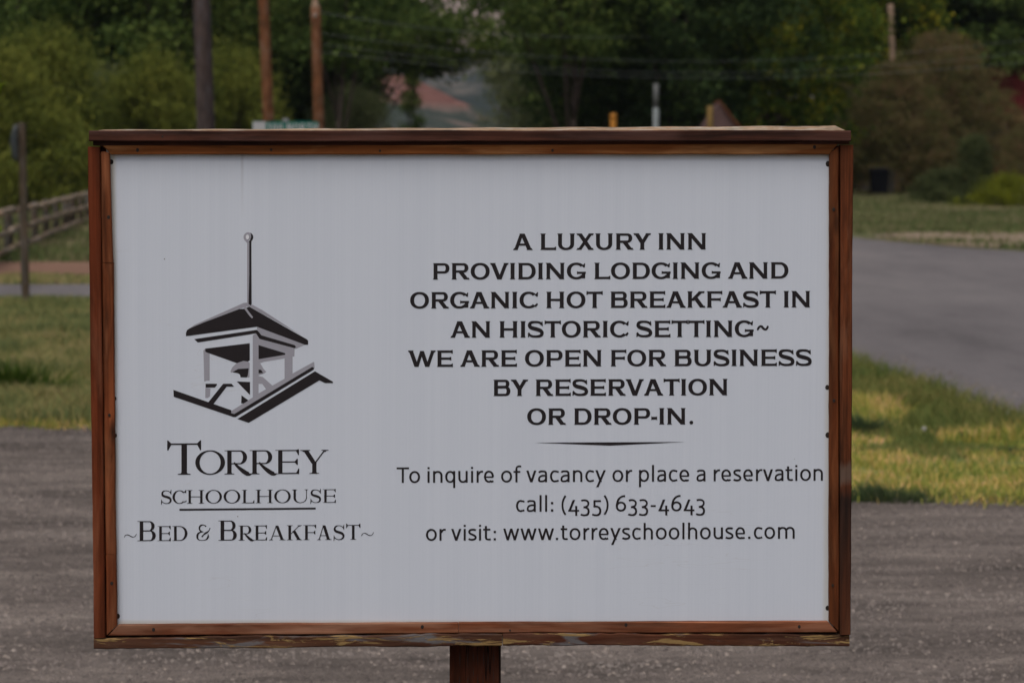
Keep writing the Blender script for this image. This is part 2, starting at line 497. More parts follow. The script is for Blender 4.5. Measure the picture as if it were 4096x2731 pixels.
        if cop:
            P.diag(W * .50, .48, W - sl - tk * .55, 0, tk * 1.25); serif(W - sl - tk * 1.1, W - sl + .015, 0, True)
        else:
            P.path(bez((sl + tk + .10, .49), (sl + tk + .25, .30), (W - .30, .06), (W - .16, .01), (W - .10, -.03), (W - .03, .0), (W, .03)),
                   [lerp(.07, tk * 1.0, min(1, i / 9)) if i < 15 else lerp(tk * .85, .015, (i - 14) / 14) for i in range(29)])
    elif ch == 'C':
        P.ring(W / 2, .5, W / 2, .5 + o, tk * 1.02, tn, 42, 318, ex=ex, n=36)
        if cop:
            P.poly((W * .82, .80), (W * .965, .98), (W, .97), (W * .985, .72), (W * .93, .70)); P.poly((W * .80, .16), (W * .93, .31), (W, .25), (W * .975, .19), (W * .88, .06))
        else:
            P.poly((W * .83, .88), (W * .985, 1.06), (W, 1.04), (W * .975, .80), (W * .95, .80)); P.path(bez((W * .84, .14), (W * .9, .13), (W * .97, .16), (W, .24)), [.06] * 14 + [.02])
    elif ch == 'G':
        P.ring(W / 2, .5, W / 2, .5 + o, tk * 1.02, tn, 42, 300, ex=ex, n=36)
        P.poly((W * .80, .80), (W * .93, .97), (W * .965, .96), (W * .945, .72), (W * .89, .70))
        P.rect(W - .04 - tk * .9, .05, W - .04, .44); P.rect(W * .56, .44 - tn * .8, W, .44 + tn * .1); P.poly((W * .53, .48), (W * .53, .30), (W * .56, .30), (W * .60, .36), (W * .60, .44), (W * .56, .48))
        P.ring(W / 2, .5, W / 2, .5 + o, tk * .9, tn, 295, 322, ex=ex, n=6)
    elif ch == 'S':
        m0 = tn * 1.0; m1 = tk * 1.0
        a = m0 / 2
        pts = bez((W * .90, .77), (W * .82, .93), (W * .64, 1 - a + o), (W * .47, 1 - a + o), (W * .26, 1 - a + o), (W * .11, .90), (W * .11, .755),
                  (W * .11, .60), (W * .28, .57), (W * .50, .52), (W * .74, .46), (W * .90, .41), (W * .90, .255), (W * .90, .10), (W * .72, a - o), (W * .48, a - o),
                  (W * .30, a - o), (W * .12, .10), (W * .05, .25), n=10)
        n = len(pts); ws = []
        for i in range(n):
            t = i / (n - 1)
            ws.append(m0 + (m1 - m0) * max(0, math.cos((t - .5) * PI / .62)) ** .8 if abs(t - .5) < .31 else m0)
        P.path(pts, ws)
        if cop:
            P.poly((W * .84, .83), (W * .885, .985), (W * .935, .97), (W * .955, .70), (W * .90, .69)); P.poly((W * .10, .30), (W * .02, .30), (0, .02), (W * .05, .0), (W * .13, .14))
        else:
            P.poly((W * .84, .86), (W * .93, 1.07), (W * .96, 1.06), (W * .955, .70), (W * .92, .70)); P.poly((W * .06, .32), (W * .025, .32), (W * .0, -.08), (W * .035, -.09), (W * .12, .12))
    elif ch == 'U':
        w2 = tk if cop else tv
        xc0, xc1 = sl, W - sl
        P.rect(xc0, .36, xc0 + tk, 1); serif(xc0, xc0 + tk, 1, False)
        P.rect(xc1 - w2, .36, xc1, 1); serif(xc1 - w2, xc1, 1, False)
        P.ring((xc0 + xc1) / 2, .37, (xc1 - xc0) / 2, .37 + o, tk, tn, 180, 360 if cop else 300, ex=ex, t1=1.0)
        if not cop: P.ring((xc0 + xc1) / 2, .37, (xc1 - xc0) / 2, .37 + o, w2 * 1.2, tn, 298, 360)
    elif ch == '-': P.rect(0, .30, W, .47); P.poly((0, .24), (.03, .30), (.03, .47), (0, .53)); P.poly((W, .24), (W, .53), (W - .03, .47), (W - .03, .30))
    elif ch == '.': P.ring(W / 2, W / 2, W / 2, W / 2, W / 2, W / 2, n=16)
    elif ch == '~':
        y = .53 if cop else .0
        if cop: P.path(bez((.03, .40), (.14, .72), (.30, .68), (W / 2, .55), (W * .68, .42), (W * .86, .38), (W - .03, .68)), [.05] + [.13] * 10 + [.15] * 7 + [.13] * 10 + [.05])
        else: P.path(bez((.01, .28), (.10, .58), (.30, .56), (W / 2, .42), (W * .68, .28), (W * .90, .26), (W, .60)), [.02] + [.045] * 8 + [.065] * 11 + [.045] * 8 + [.02])
    elif ch == '&':
        P.path(bez((W * .68, .90), (W * .62, 1.06), (W * .20, 1.06), (W * .20, .80), (W * .20, .62), (W * .36, .58), (W * .50, .57), n=12), [.11, .09, .06, .05, .05, .06, .07, .09] + [.10] * 5 + [.09] * 6 + [.07, .05, .04, .04, .04, .04])
        P.path(bez((W * .50, .57), (W * .10, .55), (0.04, .42), (0.04, .24), (.04, .05), (W * .22, .02), (W * .45, .02), (W * .75, .02), (W * .92, .20), (W * .84, .44), n=12),
               [.04, .05, .06, .08, .09, .10, .11, .12, .12, .13, .13, .13, .13, .12, .11, .10, .08, .07, .06, .05, .05, .04, .04, .04, .04, .04, .05, .06, .07, .09, .10, .11, .12, .10, .08, .05, .03])
        P.path(bez((W * .47, .30), (W * .55, .50), (W * .80, .50), (W * .86, .60), (W * .97, .68), (W * 1.0, .80), (W * .96, .80), n=10), [.03, .06, .08, .10, .11, .11, .11, .10, .09, .08, .07, .05, .04, .04, .04, .04, .05, .06, .07, .08, .05])
        P.path([(W * .38, .24), (W * .60, .47)], [.09, .05])
    return P.p

def sans(ch, W, t=.135, xh=.753):
    """humanist monoline letters; units of capital height; old style figures"""
    P = Pen(); h = t * .86; c = t / 2; A = 1.07; o = .010
    def ro(a0, a1, cx=None, rx=None): P.ring(cx if cx is not None else W / 2, xh / 2, rx or W / 2, xh / 2 + o, t, h, a0, a1, n=30, ex=2.1)
    def arch(x0, x1):
        P.ring((x0 + x1) / 2, xh - .30, (x1 - x0) / 2, .30 + o, t, h, 0, 150, n=16, ex=2.15); P.rect(x1 - t, 0, x1, xh - .30)
    if ch == 'T': P.rect(0, 1 - h, W, 1); P.rect(W / 2 - c, 0, W / 2 + c, 1 - h)
    elif ch == 'o': ro(0, 360)
    elif ch == 'i': P.rect(W / 2 - c, 0, W / 2 + c, xh); P.rect(W / 2 - c, .88, W / 2 + c, 1.01)
    elif ch == 'l': P.rect(W / 2 - c, 0, W / 2 + c, A)
    elif ch == 'n': P.rect(0, 0, t, xh); arch(0.0, W)
    elif ch == 'h': P.rect(0, 0, t, A); arch(0.0, W)
    elif ch == 'm': P.rect(0, 0, t, xh); m_ = (W + t) / 2; arch(0.0, m_); arch(m_ - t, W)
    elif ch == 'r':
        P.rect(0, 0, t, xh); P.path(bez((t * .8, xh - .24), (t * 1.6, xh - .06), (W * .6, xh - h * .3), (W, xh - h * .42)), [h] * 15)
    elif ch == 'u':
        P.rect(W - t, 0, W, xh); P.rect(0, .30, t, xh); P.ring(W / 2, .30, W / 2, .30 + o, t, h, 180, 325, n=16, ex=2.15)
    elif ch in 'pq':
        s_ = 0 if ch == 'p' else 1
        P.ring(W / 2, xh / 2, W / 2, xh / 2 + o, t, h, n=32, ex=2.15)
        P.rect(0, -.35, t, xh) if ch == 'p' else P.rect(W - t, -.35, W, xh)
    elif ch == 'e':
        ro(-4, 308); P.path(bez((W * .70, h * .38), (W * .8, h * .45), (W * .88, h * .6), (W * .95, h * .85), n=6), h)
        P.rect(t * .7, xh * .46 - h * .4, W - t * .25, xh * .46 + h * .42)
    elif ch == 'c':
        P.ring(W * .56, xh / 2, W * .56, xh / 2 + o, t, h, 62, 298, n=26, ex=2.1)
        P.path([(W * .78, xh - h * .55), (W * .99, xh - h * .95)], h); P.path([(W * .78, h * .55), (W * .99, h * .90)], h)
    elif ch == 'a':
        P.path(bez((W * .10, xh - .13), (W * .25, xh - .03), (W * .45, xh - h / 2), (W * .55, xh - h / 2), (W * .82, xh - h / 2), (W - c, xh - .10), (W - c, xh - .28)), [h] * 15 + [lerp(h, t, i / 13) for i in range(14)])
        P.rect(W - t, 0, W, xh - .27)
        P.path(bez((W - c, xh * .56), (W * .45, xh * .60), (c, xh * .50), (c, xh * .27), (c, h * .4), (W * .20, h * .45), (W * .40, h * .45), (W * .62, h * .45), (W * .82, .12), (W - c, .22)), [h] * 15 + [t] * 4 + [h] * 24)
    elif ch == 's':
        P.path(bez((W * .92, xh - .10), (W * .75, xh - .04), (W * .60, xh - h / 2), (W * .48, xh - h / 2), (W * .05, xh - h / 2), (0.0, xh * .66), (W * .30, xh * .57), (W * .45, xh * .51), (W * .60, xh * .49), (W * .75, xh * .42), (W * 1.05, xh * .28), (W * .90, h * .45), (W * .45, h * .45), (W * .30, h * .45), (W * .15, .07), (W * .04, .11)), t * .93)
    elif ch == 't':
        x = W * .36; P.rect(x - c, .20, x + c, .93); P.rect(0, xh - h, W * .94, xh)
        P.path(bez((x, .22), (x, .05), (x + .10, h / 2), (x + .24, h / 2), (W * .88, h / 2), (W * .94, h * .6), (W, h * .7), n=8), [t] * 4 + [h] * 13)
    elif ch == 'f':
        x = W * .38; P.rect(x - c, 0, x + c, .86); P.rect(0, xh - h - .02, W * .88, xh - .02)
        P.path(bez((x, .84), (x, 1.0), (x + .08, A - h / 2 + .02), (W * .82, A - h / 2 + .02), (W * .9, A - h / 2 + .02), (W * .95, A - h / 2), (W, A - h / 2), n=8), h)
    elif ch == 'v': P.diag(c * 1.1, xh, W / 2, 0, t * 1.1); P.diag(W - c * 1.1, xh, W / 2, 0, t * 1.1)
    elif ch == 'y': P.diag(c * 1.1, xh, W * .52, 0, t * 1.1); P.diag(W - c * 1.1, xh, W * .19, -.34, t * 1.1)
    elif ch == 'w':
        for a, b in ((c, W * .28), (W * .5, W * .28), (W * .5, W * .72), (W - c, W * .72)): P.diag(a, xh, b, 0, t * 1.05)
    elif ch == '.': P.rect(0, 0, W, W)
    elif ch == ':': P.rect(0, 0, W, W); P.rect(0, .47, W, .47 + W)
    elif ch == '-': P.rect(0, .28, W, .28 + h)
    elif ch == '(': P.path(bez((W - .05, 1.02), (-.0, .70), (-.0, .12), (W - .05, -.20)), h * 1.05)
    elif ch == ')': P.path(bez((.05, 1.02), (W + .0, .70), (W + .0, .12), (.05, -.20)), h * 1.05)
    elif ch == '4':
        P.rect(0, .0, W, h * .95); P.rect(W * .73 - c, -.27, W * .73 + c, .36); P.diag(W * .52 + .0, .75, .06, .0, t * 1.15); P.rect(0, 0, .1, h)
    elif ch == '3':
        P.path(bez((W * .08, .69), (W * .35, .77), (W * .90, .74), (W * .86, .50), (W * .84, .34), (W * .60, .29), (W * .32, .275)), h)
        P.path(bez((W * .32, .275), (W * .70, .26), (W - c, .20), (W - c, -.0), (W - c, -.28), (W * .40, -.27), (W * .02, -.19)), [h] * 6 + [t] * 16 + [h] * 7)
    elif ch == '5':
        P.rect(W * .14, .73 - h, W * .96, .73); P.rect(W * .14, .27, W * .14 + t * .95, .72)
        P.path(bez((W * .14, .31), (W * .60, .36), (W - c, .26), (W - c, .03), (W - c, -.28), (W * .40, -.27), (0, -.19)), [h] * 8 + [t] * 14 + [h] * 7)
    elif ch == '6':
        P.ring(W / 2, .31, W / 2, .31 + o, t, h, n=32, ex=2.1)
        P.path(bez((c, .30), (c, .75), (W * .42, 1.00), (W * .90, .985)), [t] * 8 + [h] * 7)
    elif ch == '1': P.rect(W * .6 - c, 0, W * .6 + c, 1); P.diag(W * .6 - .02, 1, .02, .78, t)
    elif ch == '0': P.ring(W / 2, .5, W / 2, .5, t, h, n=30)
    elif ch == 'N': P.rect(0, 0, t, 1); P.rect(W - t, 0, W, 1); P.diag(t * .6, 1, W - t * .6, 0, t * 1.2)
    elif ch == 'O': P.ring(W / 2, .5, W / 2, .51, t, h, n=30)
    elif ch == 'R': P.rect(0, 0, t, 1); P.rect(0, 1 - h, W * .5, 1); P.rect(0, .42, W * .5, .42 + h); P.ring(W * .5, .71, W * .45, .29, t, h, -90, 90); P.diag(W * .5, .48, W - t * .6, 0, t * 1.2)
    elif ch == 'H': P.rect(0, 0, t, 1); P.rect(W - t, 0, W, 1); P.rect(0, .5 - h / 2, W, .5 + h / 2)
    return P.p

# ------------------------------------------------------------------ THE SIGN
SY, SR, ST = 0.01788605, 0.00404628, -0.00229243       # yaw, roll, tilt
RS = Matrix.Rotation(SY, 4, 'Z') @ Matrix.Rotation(ST, 4, 'X') @ Matrix.Rotation(SR, 4, 'Y')
CEN = Vector((-0.0699715, 4.91577914, 1.1434044))       # centre of the frame's front plane
down = RS @ Vector((-.012, 0.075, -1))
BASE = CEN + down * (CEN.z / -down.z)
sign = empty('inn_sign', BASE)
sign.rotation_euler = RS.to_euler()
meta(sign, 'white inn sign with black lettering in a red-brown timber frame on a square wooden post', 'sign')
MS = (Matrix.Translation(BASE) @ RS)
MSI = MS.inverted()
def L(u, v, y=0.0):
    """point of the sign (its own coordinates) lying at depth y and at artwork position u, v"""
    o = MSI @ Vector((0, 0, EYE))
    d = MSI.to_3x3() @ (dp(u, v, 5.0) - Vector((0, 0, EYE)))
    y0 = (MSI @ CEN).y
    t = (y0 + y - o.y) / d.y
    return o + d * t

def sweep(name, p0, p1, q0, q1, yf, yb, mat, n=24, ch=.0018, wob=.0004, seed=0, rag=0.0, twist=None):
    """timber between edge p0-p1 and edge q0-q1 (artwork positions), chamfered, slightly uneven"""
    rnd = random.Random(seed)
    mb = MB(); k = 8
    base = [L(*p0, yf), L(*p1, yf), L(*q0, yf), L(*q1, yf)]
    wa = wb = 0.0
    for i in range(n + 1):
        t = i / n
        a = base[0].lerp(base[2], t); b = base[1].lerp(base[3], t)
        ac = (b - a); w = ac.length; e = ac / w
        wa = wa * .7 + rnd.uniform(-wob, wob); wb = wb * .7 + rnd.uniform(-wob, wob) + (rnd.uniform(0, rag) if rnd.random() < .3 else 0) * .5
        a = a - e * wa; b = b + e * wb; w = (b - a).length
        c = ch / w
        D = yb - yf
        prof = [(c, 0), (1 - c, 0), (1, ch), (1, D - ch), (1 - c, D), (c, D), (0, D - ch), (0, ch)]
        for s_, dy in prof:
            q = a + (b - a) * s_
            mb.v.append((q.x, q.y + dy, q.z))
    for i in range(n):
        for j in range(k):
            mb.f.append((i * k + j, i * k + (j + 1) % k, (i + 1) * k + (j + 1) % k, (i + 1) * k + j))
    mb.f.append(tuple(range(k))[::-1]); mb.f.append(tuple(n * k + j for j in range(k)))
    me = mb.mesh(name)
    o = link_mesh(name, me, mat, sign)
    return o

YP = .016      # panel face, behind the trims
YT = .005      # trim face
# panel sheet (tucked behind the trims)
def panel():
    c = [L(425, 596, YP), L(3335, 596, YP), L(3333, 2512, YP), L(450, 2520, YP)]
    mb = MB()
    mb.add([tuple(p) for p in c] + [(p.x, p.y + .010, p.z) for p in c],
           [(0, 3, 2, 1), (4, 5, 6, 7), (0, 1, 5, 4), (1, 2, 6, 5), (2, 3, 7, 6), (3, 0, 4, 7)])
    o = mb.build('panel', M['white_sheet'], sign)
    return o
panel()
# finish the sheet material now that its edges are known
m = SHEET['nt']; c = SHEET['c']; X, Z = SHEET['X'], SHEET['Z']
eL = L(457, 1500, YP).x; eR = L(3313, 1500, YP).x; eT = L(2000, 618, YP).z; eB = L(2000, 2490, YP).z
def edge(sock, pos, sgn, w):
    d = m.math('MULTIPLY', m.math('SUBTRACT', sock, pos), sgn)
    d = m.math('SUBTRACT', d, m.math('MULTIPLY', m.math('SUBTRACT', m.noise(m.coord((9, 9, 9)), 1, 4), .5), w * 1.2))
    return m.ramp(m.math('DIVIDE', d, w), [(0.0, 1.0), (1.0, 0.0)])
st = m.math('MAXIMUM', m.math('MAXIMUM', edge(X, eL, 1, .007), m.math('MULTIPLY', edge(X, eR, -1, .007), .6)), m.math('MAXIMUM', m.math('MULTIPLY', edge(Z, eT, -1, .008), .7), m.math('MULTIPLY', edge(Z, eB, 1, .006), .8)))
c = m.mix(m.math('MULTIPLY', st, .5), c, (0.42, 0.36, 0.20))
# crease of the sheet near the upper left
crx = L(969, 800, YP).x; cz = L(969, 880, YP).z
dcr = m.ramp(m.math('ABSOLUTE', m.math('SUBTRACT', X, crx)), [(0.0012, 1.0), (0.0040, 0.0)])
fz = m.ramp(m.math('MULTIPLY', m.math('SUBTRACT', Z, cz), 9.0), [(0.0, 0.0), (1.0, 1.0)])
cre = m.math('MULTIPLY', dcr, fz)
c = m.mix(m.math('MULTIPLY', cre, .55), c, (0.40, 0.41, 0.45))
# a few hair-line scratches
sc_ = m.noise(m.coord((2.5, 2.5, 26), rot=(0, R(8), 0), loc=(3.1, 0, .4)), 1, 3, .6, .4)
scr = m.math('MULTIPLY', m.ramp(m.math('ABSOLUTE', m.math('SUBTRACT', sc_, .5)), [(0.0, 1.0), (0.0035, 0.0)]), m.ramp(m.noise(m.coord((3, 3, 3), loc=(5, 5, 5)), 1, 2), [(.60, 0.0), (.66, 1.0)]))
c = m.mix(m.math('MULTIPLY', scr, .18), c, (0.36, 0.33, 0.30))
hgt = m.math('ADD', m.math('MULTIPLY', SHEET['wave'], .5), m.math('MULTIPLY', SHEET['n1'], 1.0))
hgt = m.math('SUBTRACT', hgt, m.math('MULTIPLY', cre, 2.0))
m.bsdf(c, 0.42, m.bump(hgt, 0.05, 0.0015), 0.35)

# outer boards
def part_label(o, t): o['label'] = t; return o
sweep('side_board', (350, 587), (398.5, 587), (376, 2551.5), (421.5, 2549.5), 0, .062, M['board_left'], 30, seed=1)
o = sweep('side_board', (3363.5, 580), (3413, 581), (3360.5, 2538), (3402.6, 2537), 0, .062, M['board_right'], 30, seed=2)
part_label(o, 'right side board, blackened along its lower half')
sweep('top_rail', (355.5, 566), (355.5, 523), (3404, 565.5), (3404, 521.8), -.012, .02, M['cap_front'], 40, seed=3)
b1 = sweep('bottom_rail', (375, 2595.5), (374.5, 2552.5), (2008.5, 2581.5), (2008.5, 2536), .001, .062, M['board_bottom'], 60, wob=.0007, rag=.004, seed=4)
b2 = sweep('bottom_rail', (2011, 2580.5), (2011, 2534), (3398, 2582), (3398, 2539.5), .003, .062, M['board_bottom_plain'], 60, wob=.0007, rag=.003, seed=5)
# pale top board, lying on the rail, its slope twisting towards the right end
mb = MB(); n = 30
for i in range(n + 1):
    t = i / n
    u = 395 + (3379 - 395) * t
    f = L(u, 522.6 - .6 * t, -.010)
    back = .072
    rise = .0015 + .0068 * t
    ends = 0.0035 if i == n else 0
    for (dy, dz) in ((0, -.0016), (0, 0.0004), (back, rise + .0008), (back, rise - .016), (.03, -.016)):
        mb.v.append((f.x - (ends if dy > .05 else 0) * 2.2, f.y + dy, f.z + dz + .0006 * math.sin(i * 1.7) * (dy > .05)))
k = 5
for i in range(n):
    for j in range(k):
        mb.f.append((i * k + j, (i + 1) * k + j, (i + 1) * k + (j + 1) % k, i * k + (j + 1) % k))
mb.f.append(tuple(range(k))); mb.f.append(tuple(n * k + j for j in range(k))[::-1])
part_label(mb.build('top_board', M['cap_top'], sign), 'pale sloping board laid along the top of the frame')

# chamfered underside block that shows below the left end of the top rail
sweep('top_backing_strip', (372, 583), (372, 562), (3398, 577), (3398, 562), .002, .055, M['cap_front'], 20, seed=33)

# inner trims, mitred; front stands proud of the sheet
o = sweep('trim_strip', (405, 574.5), (444.5, 618.5), (3354, 572.5), (3315, 618), YT, YP + .001, M['trim_top'], 50, seed=6)
# left trim in three lengths with a rounded upper tip
sweep('trim_strip', (400, 622), (438, 612), (407.5, 1049.5), (452.5, 1050), YT, YP + .001, M['trim_left'], 14, seed=7)
sweep('trim_strip', (405, 606), (424, 608), (400, 622), (438, 612), YT, YP + .001, M['trim_left'], 2, seed=7, wob=0, ch=.001)
sweep('trim_strip', (405.5, 1051), (453, 1050.8), (421, 2216.5), (464, 2216), YT + .001, YP + .001, M['trim_left'], 30, seed=8)
sweep('trim_strip', (421, 2218), (464, 2217.5), (424.5, 2541), (468, 2499), YT, YP + .001, M['trim_left'], 10, seed=9)
sweep('trim_strip', (3318, 612), (3356, 586), (3316.5, 2485), (3356.5, 2524), YT + .001, YP + .001, M['trim_right'], 50, seed=10)
sweep('trim_strip', (432, 2541.5), (473, 2497.5), (1834, 2531.8), (1834, 2488.5), YT, YP + .001, M['trim_bottom'], 30, seed=11)
sweep('trim_strip', (1835.5, 2531.6), (1835.5, 2488.3), (3352, 2529), (3311, 2484), YT, YP + .001, M['trim_bottom'], 30, seed=12)
# backing behind trims so that joints read dark, and the square post
def bar(name, a, b, y0, y1, mat):
    p, q = L(*a, y0), L(*b, y0)
    z0, z1 = sorted((p.z, q.z)); x0, x1 = sorted((p.x, q.x))
    return MB().box(x0, x1, p.y, p.y + (y1 - y0), z0, z1).build(name, mat, sign)
bar('back_board', (400, 572), (3362, 2545), .030, .042, M['board_left'])
pp0, pp1 = L(1798.5, 2600, .043), L(2003.8, 2600, .043)
mb = MB(); zt = L(1900, 700, .043).z; ym = pp0.y
wx = pp1.x - pp0.x; cxp = (pp0.x + pp1.x) / 2; c_ = .004
prof = [(-wx / 2 + c_, 0), (wx / 2 - c_, 0), (wx / 2, c_), (wx / 2, wx - c_), (wx / 2 - c_, wx), (-wx / 2 + c_, wx), (-wx / 2, wx - c_), (-wx / 2, c_)]
zs = [-.25] + [zt * i / 12 for i in range(0, 13)]
for z in zs:
    for (x, y) in prof: mb.v.append((cxp + x, ym + y, z))
for i in range(len(zs) - 1):
    for j in range(8): mb.f.append((i * 8 + j, i * 8 + (j + 1) % 8, (i + 1) * 8 + (j + 1) % 8, (i + 1) * 8 + j))
mb.f.append(tuple(range(8))[::-1]); mb.f.append(tuple((len(zs) - 1) * 8 + j for j in range(8)))
mb.build('post', M['post'], sign)

# drying cracks in the post as thin dark slits let into its face
mb = MB(); rnd = random.Random(5)
for u in (1838, 1871, 1893, 1911, 1934, 1952, 1975):
    v = 2590 + rnd.uniform(0, 10)
    while v < 3300:
        ln = rnd.uniform(40, 90)
        a, b = L(u + rnd.uniform(-2, 2), v, .0428), L(u + rnd.uniform(-2, 2), v + ln, .0428)
        w = rnd.uniform(.0004, .0009)
        md = (a + b) / 2
        mb.add([(a.x, a.y, a.z), (md.x + w, md.y, md.z), (b.x, b.y, b.z), (md.x - w, md.y, md.z)], [(0, 3, 2, 1)])
        v += ln + rnd.uniform(3, 30)
meta(mb.build('drying_cracks', M['nail'], sign), kind='stuff')

# nails and screw heads
nd = MB()
nd.add([(0, -.0004, 0)] + [(.0028 * math.cos(a * PI / 5), 0, .0028 * math.sin(a * PI / 5)) for a in range(10)] + [(.0028 * math.cos(a * PI / 5), .004, .0028 * math.sin(a * PI / 5)) for a in range(10)],
       [(0, 1 + (i + 1) % 10, 1 + i) for i in range(10)] + [(1 + i, 1 + (i + 1) % 10, 11 + (i + 1) % 10, 11 + i) for i in range(10)])
nme = nd.mesh('nail')
for (u, v, y, s_) in ((550, 601, YT, 1), (434, 869, YT, 1), (437, 1660, YT, .8), (447, 2332, YT, 1), (445.5, 648, YP, 1.3), (3312, 656, YP, 1.5), (3335, 838, YT, 1),
                      (3336, 1602, YT, .9), (3309, 1549, YP, 1.3), (3311, 1739.5, YP, 1.5), (3310, 2430.5, YP, 1.3), (471, 2463, YP, 1.4), (459, 1594, YP, 1.1), (461, 1741, YP, 1.1),
                      (614, 2517, YT, 1), (1689, 2506, YT, 1), (2504, 2498, YT, 1), (3197, 2505, YT, .9), (2040, 2520, YT, .6), (1085, 600, YT, .8), (1520, 604, YT, .7), (2210, 602, YT, .8), (3258, 589, YT, 1), (650, 547, -.012, .6), (3331, 2340, YT, .8)):
    o = link_mesh('nail', nme, M['nail'], sign)
    o.location = L(u, v, y - .0003)
    o.scale = (s_, 1, s_ * 1.25)

# lettering
def lettering(name, glyphs, mat, label, y=YP, lift=.0004):
    """glyphs: list of (polygons in units, x0, scale, base function)"""
    mb = MB(); z = 0
    for polys, x0, S, basef in glyphs:
        for i, p in enumerate(polys):
            q = []
            for gx, gy in p:
                u = x0 + gx * S
                q.append(L(u, basef(u) - gy * S, y - lift - (z % 12) * .000012))
            z += 1
            n = len(mb.v); mb.v += [tuple(k) for k in q]
            # make it face the viewer
            ar = sum(q[k].x * q[(k + 1) % len(q)].z - q[(k + 1) % len(q)].x * q[k].z for k in range(len(q)))
            idx = tuple(range(n, n + len(q)))
            mb.f.append(idx if ar > 0 else idx[::-1])
    o = mb.build(name, mat, sign)
    o['label'] = label
    return o

CW = dict(A=1.20, L=.96, U=1.07, X=1.06, P=1.0, R=1.075, O=1.145, V=1.13, I=.31, D=1.07, N=1.13, G=1.145, C=1.13, H=1.10, T=.99, S=.95, W=1.69, E=.975, B=1.05, Y=1.08, F=.955, K=1.10)
CW['-'] = .355; CW['.'] = .23; CW['~'] = .70
CB = dict(A=(0, 0), L=(.085, -.01), U=(.085, .085), X=(.01, .01), P=(.085, .04), R=(.085, .03), O=(.05, .05), V=(-.03, -.01), I=(.085, .085), D=(.085, .05), N=(.085, .085), G=(.05, .045),
          C=(.05, .03), H=(.085, .085), T=(.015, .0), S=(.05, .05), W=(-.02, -.02), E=(.085, .05), B=(.085, .04), Y=(-.02, -.02), F=(.085, .0), K=(.085, .0))
CB['-'] = (.03, .04); CB['.'] = (.15, .1); CB['~'] = (.15, .1)
def copper_line(text, x0, x1, b0, b1, label):
    S = 65.6
    pos = 0; lay = []
    for i, ch in enumerate(text):
        if ch == ' ': pos += .385; continue
        l, r = CB[ch]
        if lay: pos += l
        lay.append((ch, pos)); pos += CW[ch]; last = pos; pos += r
    f = (x1 - x0) / (last * S)
    bf = lambda u: b0 + (b1 - b0) * (u - x0) / (x1 - x0)
    gl = [(caps(ch, CW[ch] * f, 'copper'), x0 + p * S * f, S, bf) for ch, p in lay]
    return lettering('lettering', gl, M['ink'], label)
for t, x0, x1, b0, b1 in (('A LUXURY INN', 2052.2, 2824.5, 1000.4, 998.2), ('PROVIDING LODGING AND', 1731.5, 3153.6, 1118.4, 1114.2),
                          ('ORGANIC HOT BREAKFAST IN', 1640.5, 3240.7, 1234.0, 1229.2), ('AN HISTORIC SETTING~', 1801.4, 3074, 1350.6, 1347.0),
                          ('WE ARE OPEN FOR BUSINESS', 1631.6, 3246.3, 1467.1, 1462.7), ('BY RESERVATION', 1973.4, 2910, 1583.7, 1580.3), ('OR DROP-IN.', 2108.8, 2772.9, 1698.6, 1696.8)):
    copper_line(t, x0, x1, b0, b1, 'bold black capitals reading ' + t.replace('~', '').lower().strip('.'))

def sans_line(items, z0, b0, b1, label):
    """items: (char, a, b, half) a,b measured edges in two overlapping strips of the artwork"""
    S = 62.0; sc = 2.6133
    gl = []
    xs = []
    for ch, a, b, hlf in items:
        off = 1550 if hlf == 0 else 2400
        xs.append((ch, off + a / sc, off + b / sc))
    X0, X1 = xs[0][1], xs[-1][2]
    bf = lambda u: b0 + (b1 - b0) * (u - X0) / (X1 - X0)
    for ch, a, b in xs:
        W = (b - a) / S
        pl = sans(ch, W)
        if ch in 'il': pl = sans(ch, W, t=.135)
        gl.append((pl, a, S, bf))
    return lettering('lettering', gl, M['ink'], label)
def seq(s, h): return [(c_, int(a), int(b), h) for c_, a, b in (w.split(',') for w in s.split())]
sans_line(seq('T,95,225 o,227,340 i,418,440 n,476,575 q,603,708 u,740,838 i,873,895 r,931,998 e,1008,1112 o,1187,1302 f,1317,1398 v,1450,1556 a,1573,1668 c,1698,1790 a,1808,1903 n,1938,2037 c,2068,2158 y,2172,2283', 0)
          + seq('o,130,243 r,270,337 p,407,513 l,543,565 a,597,690 c,719,808 e,830,933 a,1008,1103 r,1188,1255 e,1268,1370 s,1395,1475 e,1497,1598 r,1630,1697 v,1703,1808 a,1825,1918 t,1938,2016 i,2042,2062 o,2092,2205 n,2232,2330', 1), 0, 1930.6, 1921.4,
          'thin black letters reading to inquire of vacancy or place a reservation')
sans_line(seq('c,1343,1432 a,1455,1550 l,1590,1610 l,1648,1668 :,1708,1733 (,1818,1870 4,1890,2003 3,2018,2113 5,2140,2235 ),2258,2312', 0)
          + seq('6,165,273 3,293,388 3,407,503 -,530,583 4,612,722 6,745,853 4,875,987 3,1003,1098', 1), 0, 2045.8, 2042.7, 'thin black letters and figures giving the telephone number')
sans_line(seq('o,402,515 r,543,608 v,665,772 i,797,817 s,845,930 i,957,977 t,1000,1080 :,1110,1133 w,1210,1377 w,1390,1558 w,1573,1740 .,1760,1783 t,1810,1883 o,1903,2017 r,2048,2110 r,2133,2195 e,2208,2312', 0)
          + seq('y,107,217 s,232,315 c,336,425 h,456,553 o,583,697 o,718,830 l,861,883 h,920,1017 o,1045,1158 u,1187,1285 s,1312,1393 e,1415,1517 .,1548,1572 c,1608,1697 o,1718,1830 m,1860,2035', 1), 0, 2161.4, 2152.9,
          'thin black letters giving the web address')

